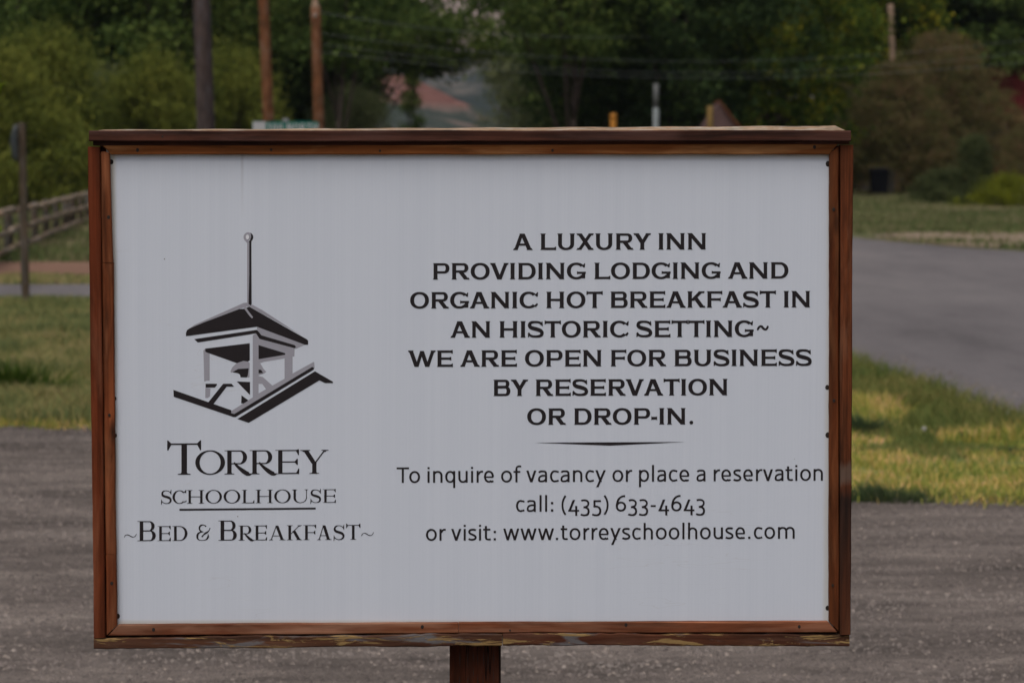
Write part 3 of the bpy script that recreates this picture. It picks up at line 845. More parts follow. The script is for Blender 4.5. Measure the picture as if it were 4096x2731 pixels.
def roman_line(items, b0, b1, label):
    """items: (char, a, b, height) in the artwork strip with origin 450,1700, scale 2.1382"""
    sc = 2.1382; gl = []
    xs = [(ch, 450 + a / sc, 450 + b / sc, h / sc) for ch, a, b, h in items]
    X0, X1 = xs[0][1], xs[-1][2]
    bf = lambda u: (1700 + b0 / sc) + (b1 - b0) / sc * (u - X0) / (X1 - X0)
    for ch, a, b, S in xs:
        pl = caps(ch, (b - a) / S, 'roman')
        if ch == '~':
            pl = caps(ch, (b - a) / S, 'roman')
        gl.append((pl, a, S, bf))
    return lettering('lettering', gl, M['ink'], label)
roman_line([('T', 468, 758, 268), ('O', 708, 962, 205), ('R', 958, 1192, 205), ('R', 1173, 1407, 205), ('E', 1393, 1597, 205), ('Y', 1605, 1847, 203)], 424, 413, 'large black serif capitals, first line under the emblem')
roman_line([('S', 415, 507, 112), ('C', 513, 632, 112), ('H', 637, 783, 114), ('O', 795, 936, 114), ('O', 950, 1093, 114), ('L', 1106, 1213, 114), ('H', 1225, 1371, 114), ('O', 1383, 1524, 114), ('U', 1535, 1675, 114), ('S', 1692, 1785, 112), ('E', 1798, 1910, 114)],
           670, 661, 'small black serif capitals, second line under the emblem')
roman_line([('~', 98, 205, 105), ('B', 213, 370, 170), ('E', 385, 498, 126), ('D', 512, 641, 126), ('&', 720, 835, 133), ('B', 905, 1063, 170), ('R', 1078, 1212, 126), ('E', 1210, 1322, 126), ('A', 1338, 1480, 124), ('K', 1490, 1622, 126), ('F', 1633, 1742, 126), ('A', 1748, 1875, 124), ('S', 1890, 1985, 122), ('T', 1998, 2120, 126), ('~', 2127, 2233, 105)],
           990, 976, 'black serif capitals reading bed and breakfast')
def poly_uv(lst, mat, name, label, ox, oy, sc, lift=.0004):
    return lettering(name, [([[(x, -y) for x, y in p] for p in lst], 0, 1, lambda u: 0)], mat, label) if 0 else _poly(lst, mat, name, label, ox, oy, sc, lift)
def _poly(lst, mat, name, label, ox, oy, sc, lift):
    mb = MB()
    for i, p in enumerate(lst):
        q = [L(ox + x / sc, oy + y / sc, YP - lift - i * .00001) for x, y in p]
        ar = sum(q[k].x * q[(k + 1) % len(q)].z - q[(k + 1) % len(q)].x * q[k].z for k in range(len(q)))
        n = len(mb.v); mb.v += [tuple(k) for k in q]
        idx = tuple(range(n, n + len(q))); mb.f.append(idx if ar > 0 else idx[::-1])
    o = mb.build(name, mat, sign); o['label'] = label
    return o
_poly([[(573, 714), (1738, 703), (1738, 719), (573, 730)]], M['ink'], 'rule', 'black line under the second line of capitals', 450, 1700, 2.1382, .0004)
_poly([[(2137.4, 1769.9), (2440.2, 1781.6), (2741.7, 1766.8), (2440, 1768)]], M['ink'], 'rule', 'tapered black line above the thin letters', 0, 0, 1, .0004)
def arcp(cx, cy, r, a0, a1, n=16, rx=None):
    return [(cx + (rx or r) * math.cos(R(a0 + (a1 - a0) * i / n)), cy + r * math.sin(R(a0 + (a1 - a0) * i / n))) for i in range(n + 1)]
emb_grey = [
    arcp(726, 127, 36, 90, 270) + [(726, 110)],
    [(726, 91), (745, 97), (748, 112), (744, 135), (726, 155)],
    [(697, 148), (726, 158), (733, 155), (733, 300), (727, 620), (716, 612), (717, 172)],
    [(290, 800), (330, 772), (380, 750), (690, 612), (715, 610), (733, 628), (755, 625), (830, 665), (1060, 815), (1120, 852), (733, 640), (713, 640), (660, 656), (400, 754)],
    [(692, 650), (706, 640), (718, 660), (760, 716), (753, 726), (738, 712)],
    [(790, 787), (1145, 920), (1070, 953), (1078, 935), (1067, 922), (822, 850), (795, 812), (790, 810)],
    [(758, 850), (782, 838), (801, 866), (801, 1300), (758, 1312)],
    [(782, 838), (808, 876), (1067, 946), (1065, 1007), (998, 1007), (998, 984), (801, 922)],
    [(801, 1025), (998, 990), (998, 1020), (840, 1046), (818, 1054), (801, 1060)],
    [(993, 990), (1052, 990), (1052, 1145), (993, 1175)],
    [(801, 1056), (815, 1058), (836, 1095), (858, 1120), (840, 1132), (801, 1145)],
    [(801, 1150), (832, 1157), (905, 1222), (880, 1262), (858, 1250), (828, 1208), (801, 1208)],
    [(597, 1410), (758, 1308), (801, 1278), (993, 1170), (1052, 1132), (1205, 1047), (1212, 1050), (1214, 1095), (1195, 1085), (625, 1427), (600, 1424)],
    [(394, 962), (408, 948), (408, 972), (440, 985), (440, 1185), (420, 1184), (400, 1192)],
    [(408, 1238), (446, 1242), (442, 1300), (425, 1312), (408, 1312)],
    [(593, 1115), (608, 1085), (640, 1055), (665, 1042), (695, 1037), (722, 1043), (736, 1055), (734, 1160), (718, 1160), (727, 1095), (650, 1098), (608, 1122), (598, 1126)],
]
emb_black = [
    arcp(726, 127, 36, -68, 88) + [(737, 150), (746, 128), (745, 106)],
    [(733, 150), (748, 150), (750, 622), (742, 629), (727, 622), (732, 400)],
    [(265, 857), (265, 832), (273, 812), (290, 800), (400, 754), (660, 656), (690, 655), (716, 645), (733, 640), (1155, 878), (1167, 890), (1167, 920), (1145, 920), (790, 787)],
    [(326, 878), (785, 810), (795, 814), (822, 850), (1067, 922), (1078, 935), (1070, 946), (1062, 944), (808, 876), (782, 836), (353, 903)],
    [(801, 922), (998, 982), (998, 993), (801, 1026)],
    [(408, 948), (736, 908), (736, 1035), (722, 1043), (690, 1038), (640, 1055), (408, 972)],
    [(801, 1102), (820, 1105), (835, 1128), (801, 1130)],
    [(608, 1122), (650, 1098), (728, 1094), (722, 1145), (715, 1160), (668, 1160), (664, 1140), (650, 1130)],
    [(410, 1207), (494, 1207), (494, 1216), (478, 1235), (410, 1235)],
    [(640, 1190), (738, 1194), (738, 1290)],
    [(675, 1292), (727, 1330), (690, 1352), (673, 1352)],
    [(172, 1252), (600, 1402), (600, 1424), (625, 1430), (622, 1453), (612, 1451), (175, 1303)],
    [(430, 1344), (540, 1207), (602, 1207), (620, 1228), (566, 1228), (466, 1359)],
    [(618, 1432), (1197, 1083), (1211, 1092), (1208, 1103), (632, 1452), (615, 1452)],
    [(645, 1466), (1217, 1115), (1350, 1192), (1350, 1202), (1292, 1202), (1250, 1182), (728, 1495)],
]
_poly(emb_black, M['ink'], 'emblem', 'black shapes of a bell cupola with a ball-topped spire', 600, 880, 1.8447, .0003)
notch = emb_grey.pop(4)
_poly(emb_grey, M['ink_grey'], 'emblem_shading', 'grey shading of the bell cupola emblem', 600, 880, 1.8447, .0001)
_poly([arcp(719, 126, 18, 0, 360, 20, rx=12)], M['glint'], 'emblem_shading', 'white glint on the ball of the emblem', 600, 880, 1.8447, .0007)
_poly([notch], M['ink_grey'], 'emblem_shading', 'short grey ridge stroke on the emblem roof', 600, 880, 1.8447, .0007)

# ================================================================== THE PLACE
# ------------------------------------------------------------------ ground materials
def groundmat(name, cols, scales, bumps=0.4, rough=0.95, stretch=(1, 1, 1), fine=None, ramp=(0.3, 0.7)):
    m = NT(name)
    n1 = m.noise(m.coord(stretch), scales[0], 6, 0.65)
    n2 = m.noise(m.coord(stretch, loc=(7, 3, 1)), scales[1], 6, 0.7)
    n3 = m.noise(m.coord((1, 1, 1), loc=(1, 9, 1)), scales[2], 4, 0.7)
    k = len(cols)
    f = m.math('ADD', m.math('MULTIPLY', n1, .5), m.math('ADD', m.math('MULTIPLY', n2, .3), m.math('MULTIPLY', n3, .2)))
    c = m.ramp(f, [(ramp[0] + (ramp[1] - ramp[0]) * i / (k - 1), col) for i, col in enumerate(cols)])
    if fine:
        c = m.mix(m.ramp(n3, [(0.35, 0.0), (0.75, 1.0)]), c, fine)
    m.bsdf(c, rough, m.bump(m.math('ADD', n2, n3), bumps, 0.03), 0.15)
    return m.m
GRAVEL_COLS = [(0.0798, 0.0666, 0.0583), (0.1710, 0.1421, 0.1231), (0.2565, 0.2131, 0.1858), (0.4104, 0.3441, 0.2916)]
M['gravel'] = groundmat('gravel', GRAVEL_COLS, (1.4, 6, 70), .9, .95, (.5, 1.4, 1), ramp=(0.38, 0.62))
M['asphalt'] = groundmat('asphalt', [(0.108, 0.097, 0.097), (0.150, 0.135, 0.135), (0.185, 0.167, 0.165), (0.215, 0.19, 0.18)], (0.22, 1.1, 22), .35, .92, (1.3, .3, 1), ramp=(.36, .64))
M['earth'] = groundmat('earth', [(0.05, 0.055, 0.022), (0.085, 0.085, 0.035), (0.15, 0.12, 0.065), (0.22, 0.16, 0.10)], (0.15, 1.2, 9), .6, ramp=(.36, .66))
M['turf'] = groundmat('turf', [(0.0924, 0.1309, 0.0450), (0.1584, 0.2023, 0.0600), (0.3168, 0.2856, 0.0900), (0.22, 0.16, 0.06)], (0.45, 2.0, 14), .7, ramp=(.36, .66))
M['turf_far'] = groundmat('turf_far', [(0.0675, 0.0840, 0.0375), (0.1125, 0.1190, 0.0525), (0.1800, 0.1540, 0.0780), (0.22, 0.17, 0.11)], (0.12, 0.5, 3), .7, ramp=(.38, .66), stretch=(1, .5, 1))
M['red_dirt'] = groundmat('red_dirt', [(0.1440, 0.0770, 0.0480), (0.2250, 0.1265, 0.0864), (0.2880, 0.1815, 0.1320)], (0.3, 1.5, 12), .5)
M['tan_dirt'] = groundmat('tan_dirt', [(0.15, 0.115, 0.070), (0.26, 0.195, 0.135), (0.32, 0.25, 0.18)], (0.2, 0.9, 9), .5)

def sheet(name, pts, z, mat, jitter=0.0, step=1.0, seed=0):
    """flat sheet with an irregular outline"""
    rnd = random.Random(seed); out = []
    n = len(pts)
    for i in range(n):
        a = Vector(pts[i] + (0,)); b = Vector(pts[(i + 1) % n] + (0,))
        k = max(1, min(160, int((b - a).length / step))) if jitter else 1
        for j in range(k):
            p = a.lerp(b, j / k)
            out.append((p.x + rnd.uniform(-jitter, jitter), p.y + rnd.uniform(-jitter, jitter), z))
    me = bpy.data.meshes.new(name)
    me.from_pydata(out, [], [tuple(range(len(out)))])
    me.update()
    o = link_mesh(name, me, mat)
    o['kind'] = 'structure'
    return o

# the ground itself, one sheet to the horizon
sheet('ground', [(-9000, -3000), (9000, -3000), (9000, 12000), (-9000, 12000)], 0.0, M['earth'])
LOTE = [(-12, 17.6), (-6, 16.9), (-3.4, 16.35), (-2.2, 16.1), (-0.6, 15.2), (0.7, 13.6), (1.55, 12.75), (2.3, 12.45), (3.0, 12.2), (3.7, 11.7), (4.2, 10.6), (6, 9.0), (9, 7.0)]
sheet('gravel_lot', [(9, -6), (-12, -6)] + LOTE, .012, M['gravel'], .085, .10, 1)
# asphalt of the street and its junction
sheet('road', [(9, 5), (4.6, 10.4), (3.75, 12.8), (3.35, 14.6), (3.02, 16.6), (2.84, 19), (2.64, 21.7), (2.2, 25), (1.2, 28.6), (-2, 30.2), (-9, 30.6), (-60, 31), (-60, 35.2), (-9, 34.8), (-5, 35.2), (-4.0, 38), (-5.5, 70), (-10, 190),
               (-3, 190), (2.4, 120), (4.4, 82), (6.0, 64.5), (7.0, 55.5), (7.9, 50.3), (9.1, 46.8), (11, 44.5), (15, 42), (60, 38), (60, 5)], .008, M['asphalt'], .05, .5, 2)
sheet('red_dirt_strip', [(-60, 35.9), (-9, 35.7), (-6.9, 35.9), (-6.5, 37.6), (-5.2, 38.6), (-5.4, 42.0), (-6.6, 43.0), (-8.5, 42.6), (-60, 43)], .012, M['red_dirt'], .12, .5, 3)
sheet('dirt_verge', [(8.2, 51.5), (10, 48.8), (14, 47.5), (20, 50), (19, 57), (13, 60.5), (10.2, 61), (8.4, 60.8), (7.7, 57)], .016, M['tan_dirt'], .5, .6, 4)
sheet('grass_verge', [(-5.2, 36), (-9, 35.6), (-60, 35.8), (-60, 400), (60, 400), (60, 39), (15, 43), (11, 45.3), (9.3, 47.5), (8.1, 51), (7.2, 56), (6.2, 65), (4.6, 82), (2.6, 120), (-2.8, 190), (-10.2, 190), (-5.7, 70), (-4.2, 38)], .004, M['turf_far'])
NEARG = [(-12, 17.65), (-6, 16.95), (-3.4, 16.4), (-2.2, 16.15), (-0.6, 15.25), (0.7, 13.65), (1.55, 12.8), (2.3, 12.5), (3.0, 12.25), (3.7, 11.75), (4.2, 10.9), (4.4, 10.8), (3.6, 12.9), (3.2, 14.7), (2.95, 16.6), (2.76, 19), (2.54, 21.7), (2.1, 24.9), (1.1, 28.4), (-2, 30.0), (-9, 30.4), (-40, 30.8), (-40, 21)]
sheet('grass_corner', NEARG, .005, M['turf'])

# ------------------------------------------------------------------ loose stones of the gravel lot
rng = np.random.default_rng(7)
def inside(px, py, poly):
    r = np.zeros(len(px), bool); n = len(poly); j = n - 1
    for i in range(n):
        xi, yi = poly[i]; xj, yj = poly[j]
        c_ = ((yi > py) != (yj > py)) & (px < (xj - xi) * (py - yi) / (yj - yi + 1e-12) + xi)
        r ^= c_; j = i
    return r
LOT = [(9, -6), (-12, -6)] + LOTE
def scatter(poly, n, ymin, ymax, half=.24, pad=.9):
    y = ymin + (ymax - ymin) * rng.random(n)
    x = (rng.random(n) * 2 - 1) * (half * y + pad)
    k = inside(x, y, poly)
    return x[k], y[k]
def stones(name, poly, n, ymin, ymax, r0, r1, mat, z, expo=3.0):
    x, y = scatter(poly, n, ymin, ymax)
    k = len(x); r = r0 + (r1 - r0) * rng.random(k) ** expo
    base = np.array([(1, 0, 0), (0, 1, 0), (-1, 0, 0), (0, -1, 0), (.1, .1, 1), (.6, .5, .72), (-.5, .6, .70)], float)[:5]
    F = np.array([(0, 1, 4), (1, 2, 4), (2, 3, 4), (3, 0, 4)])
    B = base[None] * (1 + .35 * (rng.random((k, 5, 3)) - .5))
    a = rng.random(k) * 2 * PI; ca, sa = np.cos(a), np.sin(a)
    el = 1 + .6 * rng.random(k)
    X_ = B[..., 0] * el[:, None]; Y_ = B[..., 1]
    V = np.stack([(X_ * ca[:, None] - Y_ * sa[:, None]) * r[:, None] + x[:, None], (X_ * sa[:, None] + Y_ * ca[:, None]) * r[:, None] + y[:, None], B[..., 2] * r[:, None] * .75 + z], -1)
    V[:, :4, 2] = z - .001
    me = np_mesh(name, V.reshape(-1, 3), (F[None] + (np.arange(k) * 5)[:, None, None]).reshape(-1, 3), mat)
    o = link_mesh(name, me)
    return o
m = NT('stone'); geo = m.n('ShaderNodeNewGeometry')
str_ = m.noise(m.coord((.9, 2.6, 1)), 1.1, 5, .65, .3)
st2 = m.noise(m.coord((3, 7, 1), loc=(4, 2, 0)), 1.2, 4, .7)
c = m.ramp(geo.outputs['Random Per Island'], [(0.0, (0.0912, 0.0755, 0.0691)), (0.35, (0.1710, 0.1421, 0.1296)), (0.85, (0.2280, 0.1909, 0.1706)), (0.97, (0.3192, 0.2609, 0.2214)), (1.0, (0.4104, 0.3441, 0.3024))])
c = m.mix(m.ramp(str_, [(.34, 0.75), (.52, 0.0)]), c, (.095, .080, .072))
c = m.mix(m.ramp(str_, [(.54, 0.0), (.70, 0.7)]), c, (.30, .262, .235))
c = m.mix(m.ramp(st2, [(.36, 0.6), (.5, 0.0)]), c, (.088, .075, .068))
m.bsdf(c, .9, None, .12); M['stone'] = m.m
o = stones('gravel', LOT, 230000, 5.0, 18, .003, .0105, M['stone'], .012)
meta(o, 'loose grey-brown gravel over the packed lot behind and below the sign', 'gravel', kind='stuff')

# ------------------------------------------------------------------ grass
def blades(name, x, y, h, w, lean, mat, label, z=.004, cat='grass'):
    k = len(x)
    a = rng.random(k) * 2 * PI; dx, dy = np.cos(a), np.sin(a)
    b = rng.random(k) * 2 * PI
    l = lean * h * (0.3 + rng.random(k))
    lx, ly = np.cos(b) * l, np.sin(b) * l
    V = np.zeros((k, 5, 3))
    V[:, 0] = np.stack([x - dx * w / 2, y - dy * w / 2, np.full(k, z)], -1)
    V[:, 1] = np.stack([x + dx * w / 2, y + dy * w / 2, np.full(k, z)], -1)
    V[:, 2] = np.stack([x + dx * w * .4 + lx * .35, y + dy * w * .4 + ly * .35, z + h * .6], -1)
    V[:, 3] = np.stack([x - dx * w * .4 + lx * .35, y - dy * w * .4 + ly * .35, z + h * .6], -1)
    V[:, 4] = np.stack([x + lx, y + ly, z + h * (1 - .25 * rng.random(k))], -1)
    T = np.array([(0, 1, 2), (0, 2, 3), (3, 2, 4)])
    me = np_mesh(name, V.reshape(-1, 3), (T[None] + (np.arange(k) * 5)[:, None, None]).reshape(-1, 3), mat)
    o = link_mesh(name, me)
    return meta(o, label, cat, kind='stuff')
M['grass'] = leafmat('grass', [(0.1235, 0.1990, 0.0576), (0.2015, 0.2903, 0.0658), (0.3737, 0.3733, 0.0740), (0.7637, 0.5390, 0.1851), (1.0725, 0.6082, 0.3908)], 0.85, .35)
M['grass_green'] = leafmat('grass_green', [(0.0926, 0.1348, 0.0479), (0.1482, 0.1867, 0.0568), (0.2100, 0.2281, 0.0694), (0.3458, 0.2696, 0.1072)], 1.1, .35)
M['grass_left'] = leafmat('grass_left', [(0.1142, 0.1540, 0.0678), (0.1814, 0.2218, 0.0924), (0.2688, 0.2772, 0.1047), (0.4032, 0.3388, 0.1417), (0.4838, 0.3696, 0.2094)], 1.6, .35)
M['grass_far'] = leafmat('grass_far', [(0.0765, 0.1122, 0.0408), (0.1190, 0.1530, 0.0561), (0.1870, 0.1870, 0.0850), (0.4080, 0.3230, 0.2040)], 0.16, .3)
def vn(x, y, s, seed=0):       # cheap smooth value noise
    r = np.random.default_rng(seed); G = r.random((64, 64))
    X_ = (x * s) % 63; Y_ = (y * s) % 63
    i = X_.astype(int); j = Y_.astype(int); fx = X_ - i; fy = Y_ - j
    fx = fx * fx * (3 - 2 * fx); fy = fy * fy * (3 - 2 * fy)
    i1 = (i + 1) % 64; j1 = (j + 1) % 64
    return (G[i, j] * (1 - fx) + G[i1, j] * fx) * (1 - fy) + (G[i, j1] * (1 - fx) + G[i1, j1] * fx) * fy
x, y = scatter(NEARG, 330000, 10.5, 24, .23, .8)
right = x > .3 + 2.4 * (vn(x, y, 1.1, 71) - .5) + .8 * (rng.random(len(x)) - .5)
dens = vn(x, y, 1.3, 3) * .6 + vn(x, y, 4.5, 4) * .4
edge_d = np.minimum(1, np.maximum(.25, (y - (12.4 + np.maximum(0, 2.3 - x) * .9)) * 1.4 + .35))
bare = vn(x, y, 3.1, 33) * .6 + vn(x, y, 9, 34) * .4
keep = right & (dens + .25 > .42) & (bare > .27) & (rng.random(len(x)) < edge_d)
hh = (.018 + .05 * vn(x, y, 2.2, 5) * vn(x, y, .9, 15) + .03 * rng.random(len(x)))
# taller along the road edge
road_x = np.interp(y, [10.5, 14.6, 16.6, 21.7, 25], [4.3, 3.3, 2.95, 2.54, 2.1])
hh += .11 * np.clip(1 - (road_x - x) / 1.1, 0, 1) ** 1.0 * (y > 15.2) * (.4 + rng.random(len(x)))
gz = (road_x - x < .28 + .75 * dens) & (y > 15.6) | (y - (12.25 + np.maximum(0, 2.3 - x) * .9) < .10 + .55 * vn(x, y, 1.7, 19)) | (dens > .66)
k1 = keep & gz
blades('grass', x[k1], y[k1], hh[k1], .0055, .8, M['grass_green'], 'greener, longer grass along the edges of the corner between lot and street')
keep = keep & ~gz
blades('grass', x[keep], y[keep], hh[keep], .0055, .8, M['grass'], 'short green and straw-yellow grass between the gravel lot and the street')
keep = ~right & (dens > .2) & (rng.random(len(x)) < np.clip((y - 16.4) * 1.2 + .25 + vn(x, y, 3, 44) * .5, .1, 1))
hh = (.03 + .20 * vn(x, y, 1.3, 6) * vn(x, y, 3.1, 66) + .06 * rng.random(len(x)))
blades('grass', x[keep], y[keep], hh[keep], .008, .6, M['grass_left'], 'long soft green grass left of the sign')
x, y = scatter(NEARG, 120000, 24, 31, .22, .6)
blades('grass', x, y, .05 + .12 * vn(x, y, .8, 8) + .05 * rng.random(len(x)), .011, .6, M['grass_left'], 'green grass along the near edge of the side street')
FARL = [(-5.4, 42.6), (-8.5, 43), (-30, 43.5), (-30, 90), (-10, 120), (-5.6, 70)]
x, y = scatter(FARL, 90000, 42, 110, .2, .2)
blades('grass', x, y, .06 + .16 * vn(x, y, .4, 9) + .06 * rng.random(len(x)), .03, .6, M['grass_far'], 'green grass round the low log fence')
FARS = [(-30, 35.1), (-5.3, 35.1), (-4.6, 36.4), (-6.7, 37.4), (-6.9, 36.3), (-30, 36.4)]
x, y = scatter(FARS, 26000, 35, 37.6, .22, .2)
blades('grass', x, y, .03 + .09 * vn(x, y, .8, 10), .016, .6, M['grass_left'], 'ragged grass between the side street and the red dirt')
FARR = [(7.2, 56), (8.3, 50.2), (9.5, 47.3), (11.2, 45.2), (15, 43.2), (30, 41), (40, 140), (3, 140), (4.7, 82), (6.4, 65)]
x, y = scatter(FARR, 190000, 43, 140, .22, .2)
bare = (y > 50) & (y < 60.5) & (vn(x, y, .45, 11) > .30)
k_ = ~bare | (rng.random(len(x)) < .08)
x, y = x[k_], y[k_]
blades('grass', x, y, .05 + .18 * vn(x, y, .5, 12) * vn(x, y, .13, 13) + .05 * rng.random(len(x)), .032, .6, M['grass_far'], 'rough dry green verge on the far side of the street')

# ------------------------------------------------------------------ low plants: weed clumps
def clump_mesh(name, n, h, spread, leafw, leafl, seed, mat):
    r = np.random.default_rng(seed)
    th = r.random(n) * 2 * PI; rad = spread * np.sqrt(r.random(n))
    z = h * r.random(n) ** .8 * (1 - .5 * (rad / spread) ** 2)
    f_ = (.35 + .65 * np.abs(np.sin(th * 2.5 + seed)) * r.random(n) ** .5); rad = rad * (1.5 - f_)
    P = np.stack([rad * np.cos(th) * 1.5, rad * np.sin(th), z * f_ + .01], -1)
    return leaves_mesh(name, P, leafw, leafl, r, mat, up=.5)
def leaves_mesh(name, P, w, l, r, mat, up=0.0, size_var=.5):
    k = len(P)
    d = r.normal(size=(k, 3)); d[:, 2] += up * 2; d /= np.linalg.norm(d, axis=1)[:, None]
    e = np.cross(d, r.normal(size=(k, 3))); e /= np.linalg.norm(e, axis=1)[:, None]
    s = 1 + size_var * (r.random(k) - .5) * 2
    a = d * (l * s)[:, None] / 2; b = e * (w * s)[:, None] / 2
    V = np.stack([P - a, P + b, P + a, P - b], 1)
    F = np.arange(k * 4).reshape(k, 4)
    return np_mesh(name, V.reshape(-1, 3), F, mat)
M['weed'] = leafmat('weed', [(0.0488, 0.0788, 0.0351), (0.0878, 0.1220, 0.0546), (0.1462, 0.1593, 0.0878)], 3, .25)
M['weed_green'] = leafmat('weed_green', [(0.0367, 0.0735, 0.0151), (0.0630, 0.1078, 0.0176), (0.0945, 0.1372, 0.0252)], 3, .35)
def weed(u, v, h, spread, label, seed, mat='weed', n=750, lw=.007, ll=.05):
    p = gp(u, v)
    r = np.random.default_rng(seed + 90); k = n
    th = r.random(k) * 2 * PI; q = np.sqrt(r.random(k)) * spread * (.5 + .8 * np.abs(np.sin(th * 1.5 + seed)))
    bx, by = q * np.cos(th) * 1.7, q * np.sin(th)
    hh_ = h * (1 - .6 * q / spread / 1.3) * (.35 + .65 * r.random(k))
    fx, fy = np.cos(th) * hh_ * .5 + r.normal(size=k) * .25 * hh_, np.sin(th) * hh_ * .4
    V = np.zeros((k, 4, 3)); V[:, 0] = np.stack([bx - lw / 2, by, np.full(k, 0.)], -1); V[:, 1] = np.stack([bx + lw / 2, by, np.full(k, 0.)], -1)
    V[:, 2] = np.stack([bx + fx * .5 + lw * .4, by + fy * .5, hh_ * .6], -1); V[:, 3] = np.stack([bx + fx, by + fy, hh_], -1)
    F = np.array([(0, 1, 2), (0, 2, 3)])
    me = np_mesh('weed_clump', V.reshape(-1, 3), (F[None] + (np.arange(k) * 4)[:, None, None]).reshape(-1, 3), M[mat])
    o = link_mesh('weed_clump', me)
    o.location = p
    return meta(o, label, 'weed', 'weed clumps in the grass')
weed(3920, 1760, .07, .10, 'low dark weed clump in the right-hand grass, nearest the street', 1)
weed(4070, 1815, .05, .09, 'dark weed clump in the grass at the right border of the picture', 2)
weed(3545, 2010, .13, .13, 'grey-green feathery tuft at the edge of the gravel beside the sign', 3, n=800, lw=.005, ll=.07)
weed(3440, 1735, .16, .10, 'tall grey-green weed close to the right board of the sign', 4, n=700)
weed(30, 1590, .34, .24, 'dark leafy weed at the left border of the picture', 5, 'weed_green', 900, .018, .06)
# dandelion clock
dn = empty('dandelion', gp(3692, 1760))
meta(dn, 'single white dandelion clock standing in the yellow grass', 'dandelion')
MB().tube([(0, 0, 0), (.004, 0, .03), (.006, 0, .055)], .0013, 6).build('stem', M['weed_green'], dn)
r_ = np.random.default_rng(3); d_ = r_.normal(size=(260, 3)); d_ /= np.linalg.norm(d_, axis=1)[:, None]
M['fluff'] = plain('fluff', (.62, .60, .56), .9, .05)
sd = link_mesh('seed_head', leaves_mesh('seed_head', d_ * .011, .004, .006, r_, M['fluff']), None, dn); sd.location = (.006, 0, .064)

# ------------------------------------------------------------------ trees
M['bark'] = plain('bark', (0.075, 0.055, 0.045), .9, .45, 5, bump=.8)
M['bark_pale'] = plain('bark_pale', (0.15, 0.115, 0.095), .9, .4, 4, bump=.8)
M['leaf_dark'] = leafmat('leaf_dark', [(0.0271, 0.0505, 0.0213), (0.0505, 0.0815, 0.0290), (0.0892, 0.1281, 0.0389)], .35)
M['leaf_mid'] = leafmat('leaf_mid', [(0.0505, 0.0868, 0.0281), (0.1010, 0.1480, 0.0383), (0.1852, 0.2245, 0.0562)], .35)
M['leaf_yellowish'] = leafmat('leaf_yellowish', [(0.0328, 0.0656, 0.0182), (0.0639, 0.1094, 0.0219), (0.1368, 0.1732, 0.0236), (0.3463, 0.2826, 0.0219)], .5)
M['leaf_willow'] = leafmat('leaf_willow', [(0.0861, 0.1120, 0.0266), (0.1579, 0.1809, 0.0369), (0.2512, 0.2476, 0.0491)], .5)
M['leaf_olive'] = leafmat('leaf_olive', [(0.0930, 0.1162, 0.0558), (0.1394, 0.1672, 0.0767), (0.2045, 0.2230, 0.1023)], .5)
M['leaf_brown'] = leafmat('leaf_brown', [(0.0766, 0.0973, 0.0324), (0.1207, 0.1196, 0.0432), (0.1649, 0.1224, 0.0567), (0.2209, 0.1279, 0.0756)], .7)
M['leaf_blue'] = leafmat('leaf_blue', [(0.0497, 0.0648, 0.0285), (0.0745, 0.0907, 0.0389), (0.1138, 0.1296, 0.0467)], .8)
M['leaf_lime'] = leafmat('leaf_lime', [(0.1033, 0.1142, 0.0205), (0.1790, 0.2016, 0.0205), (0.2616, 0.2688, 0.0228)], .8)
M['leaf_bright'] = leafmat('leaf_bright', [(0.07, 0.13, 0.01), (0.14, 0.22, 0.012), (0.20, 0.26, 0.02)], 1.5, .5)

def crown_pts(seed, rx, z0, z1, ncl, per, cr, shape='oval', droop=0.0, shift=0.0):
    """leaf positions of a crown built from separate clumps"""
    r = np.random.default_rng(seed)
    out = []
    H = z1 - z0
    cl = []
    while len(cl) < ncl:
        t = r.random(); th = r.random() * 2 * PI
        if shape == 'oval': R_ = rx * math.sqrt(max(0, 1 - (2 * t - 1) ** 2)) ** .8 * (1.0 if t > .3 else .88)
        elif shape == 'cone': R_ = rx * (1 - t) ** .85 * min(1, t * 8 + .3)
        elif shape == 'mound': R_ = rx * math.sqrt(max(0, 1 - t ** 2.2))
        elif shape == 'column': R_ = rx * min(1, (1 - t) * 2.5 + .1) * min(1, t * 5 + .3)
        q = r.random() ** .42
        lob = 1 + .26 * math.sin(3 * th + seed) + .20 * math.sin(5 * th + 2 * t * 6 + seed)
        cl.append((shift + R_ * q * lob * math.cos(th), R_ * q * lob * math.sin(th), z0 + H * t, .6 + .8 * r.random()))
    for (x, y, z, s) in cl:
        k = int(per * s)
        g = r.normal(size=(k, 3)) * .45 * cr * s
        g[:, 2] *= 1.7 if droop else .75
        if droop: g[:, 2] -= np.abs(g[:, 2]) * droop * 1.5
        p = g + (x, y, z)
        p[:, 2] = np.maximum(p[:, 2], .03)
        out.append(p)
    return np.concatenate(out), cl

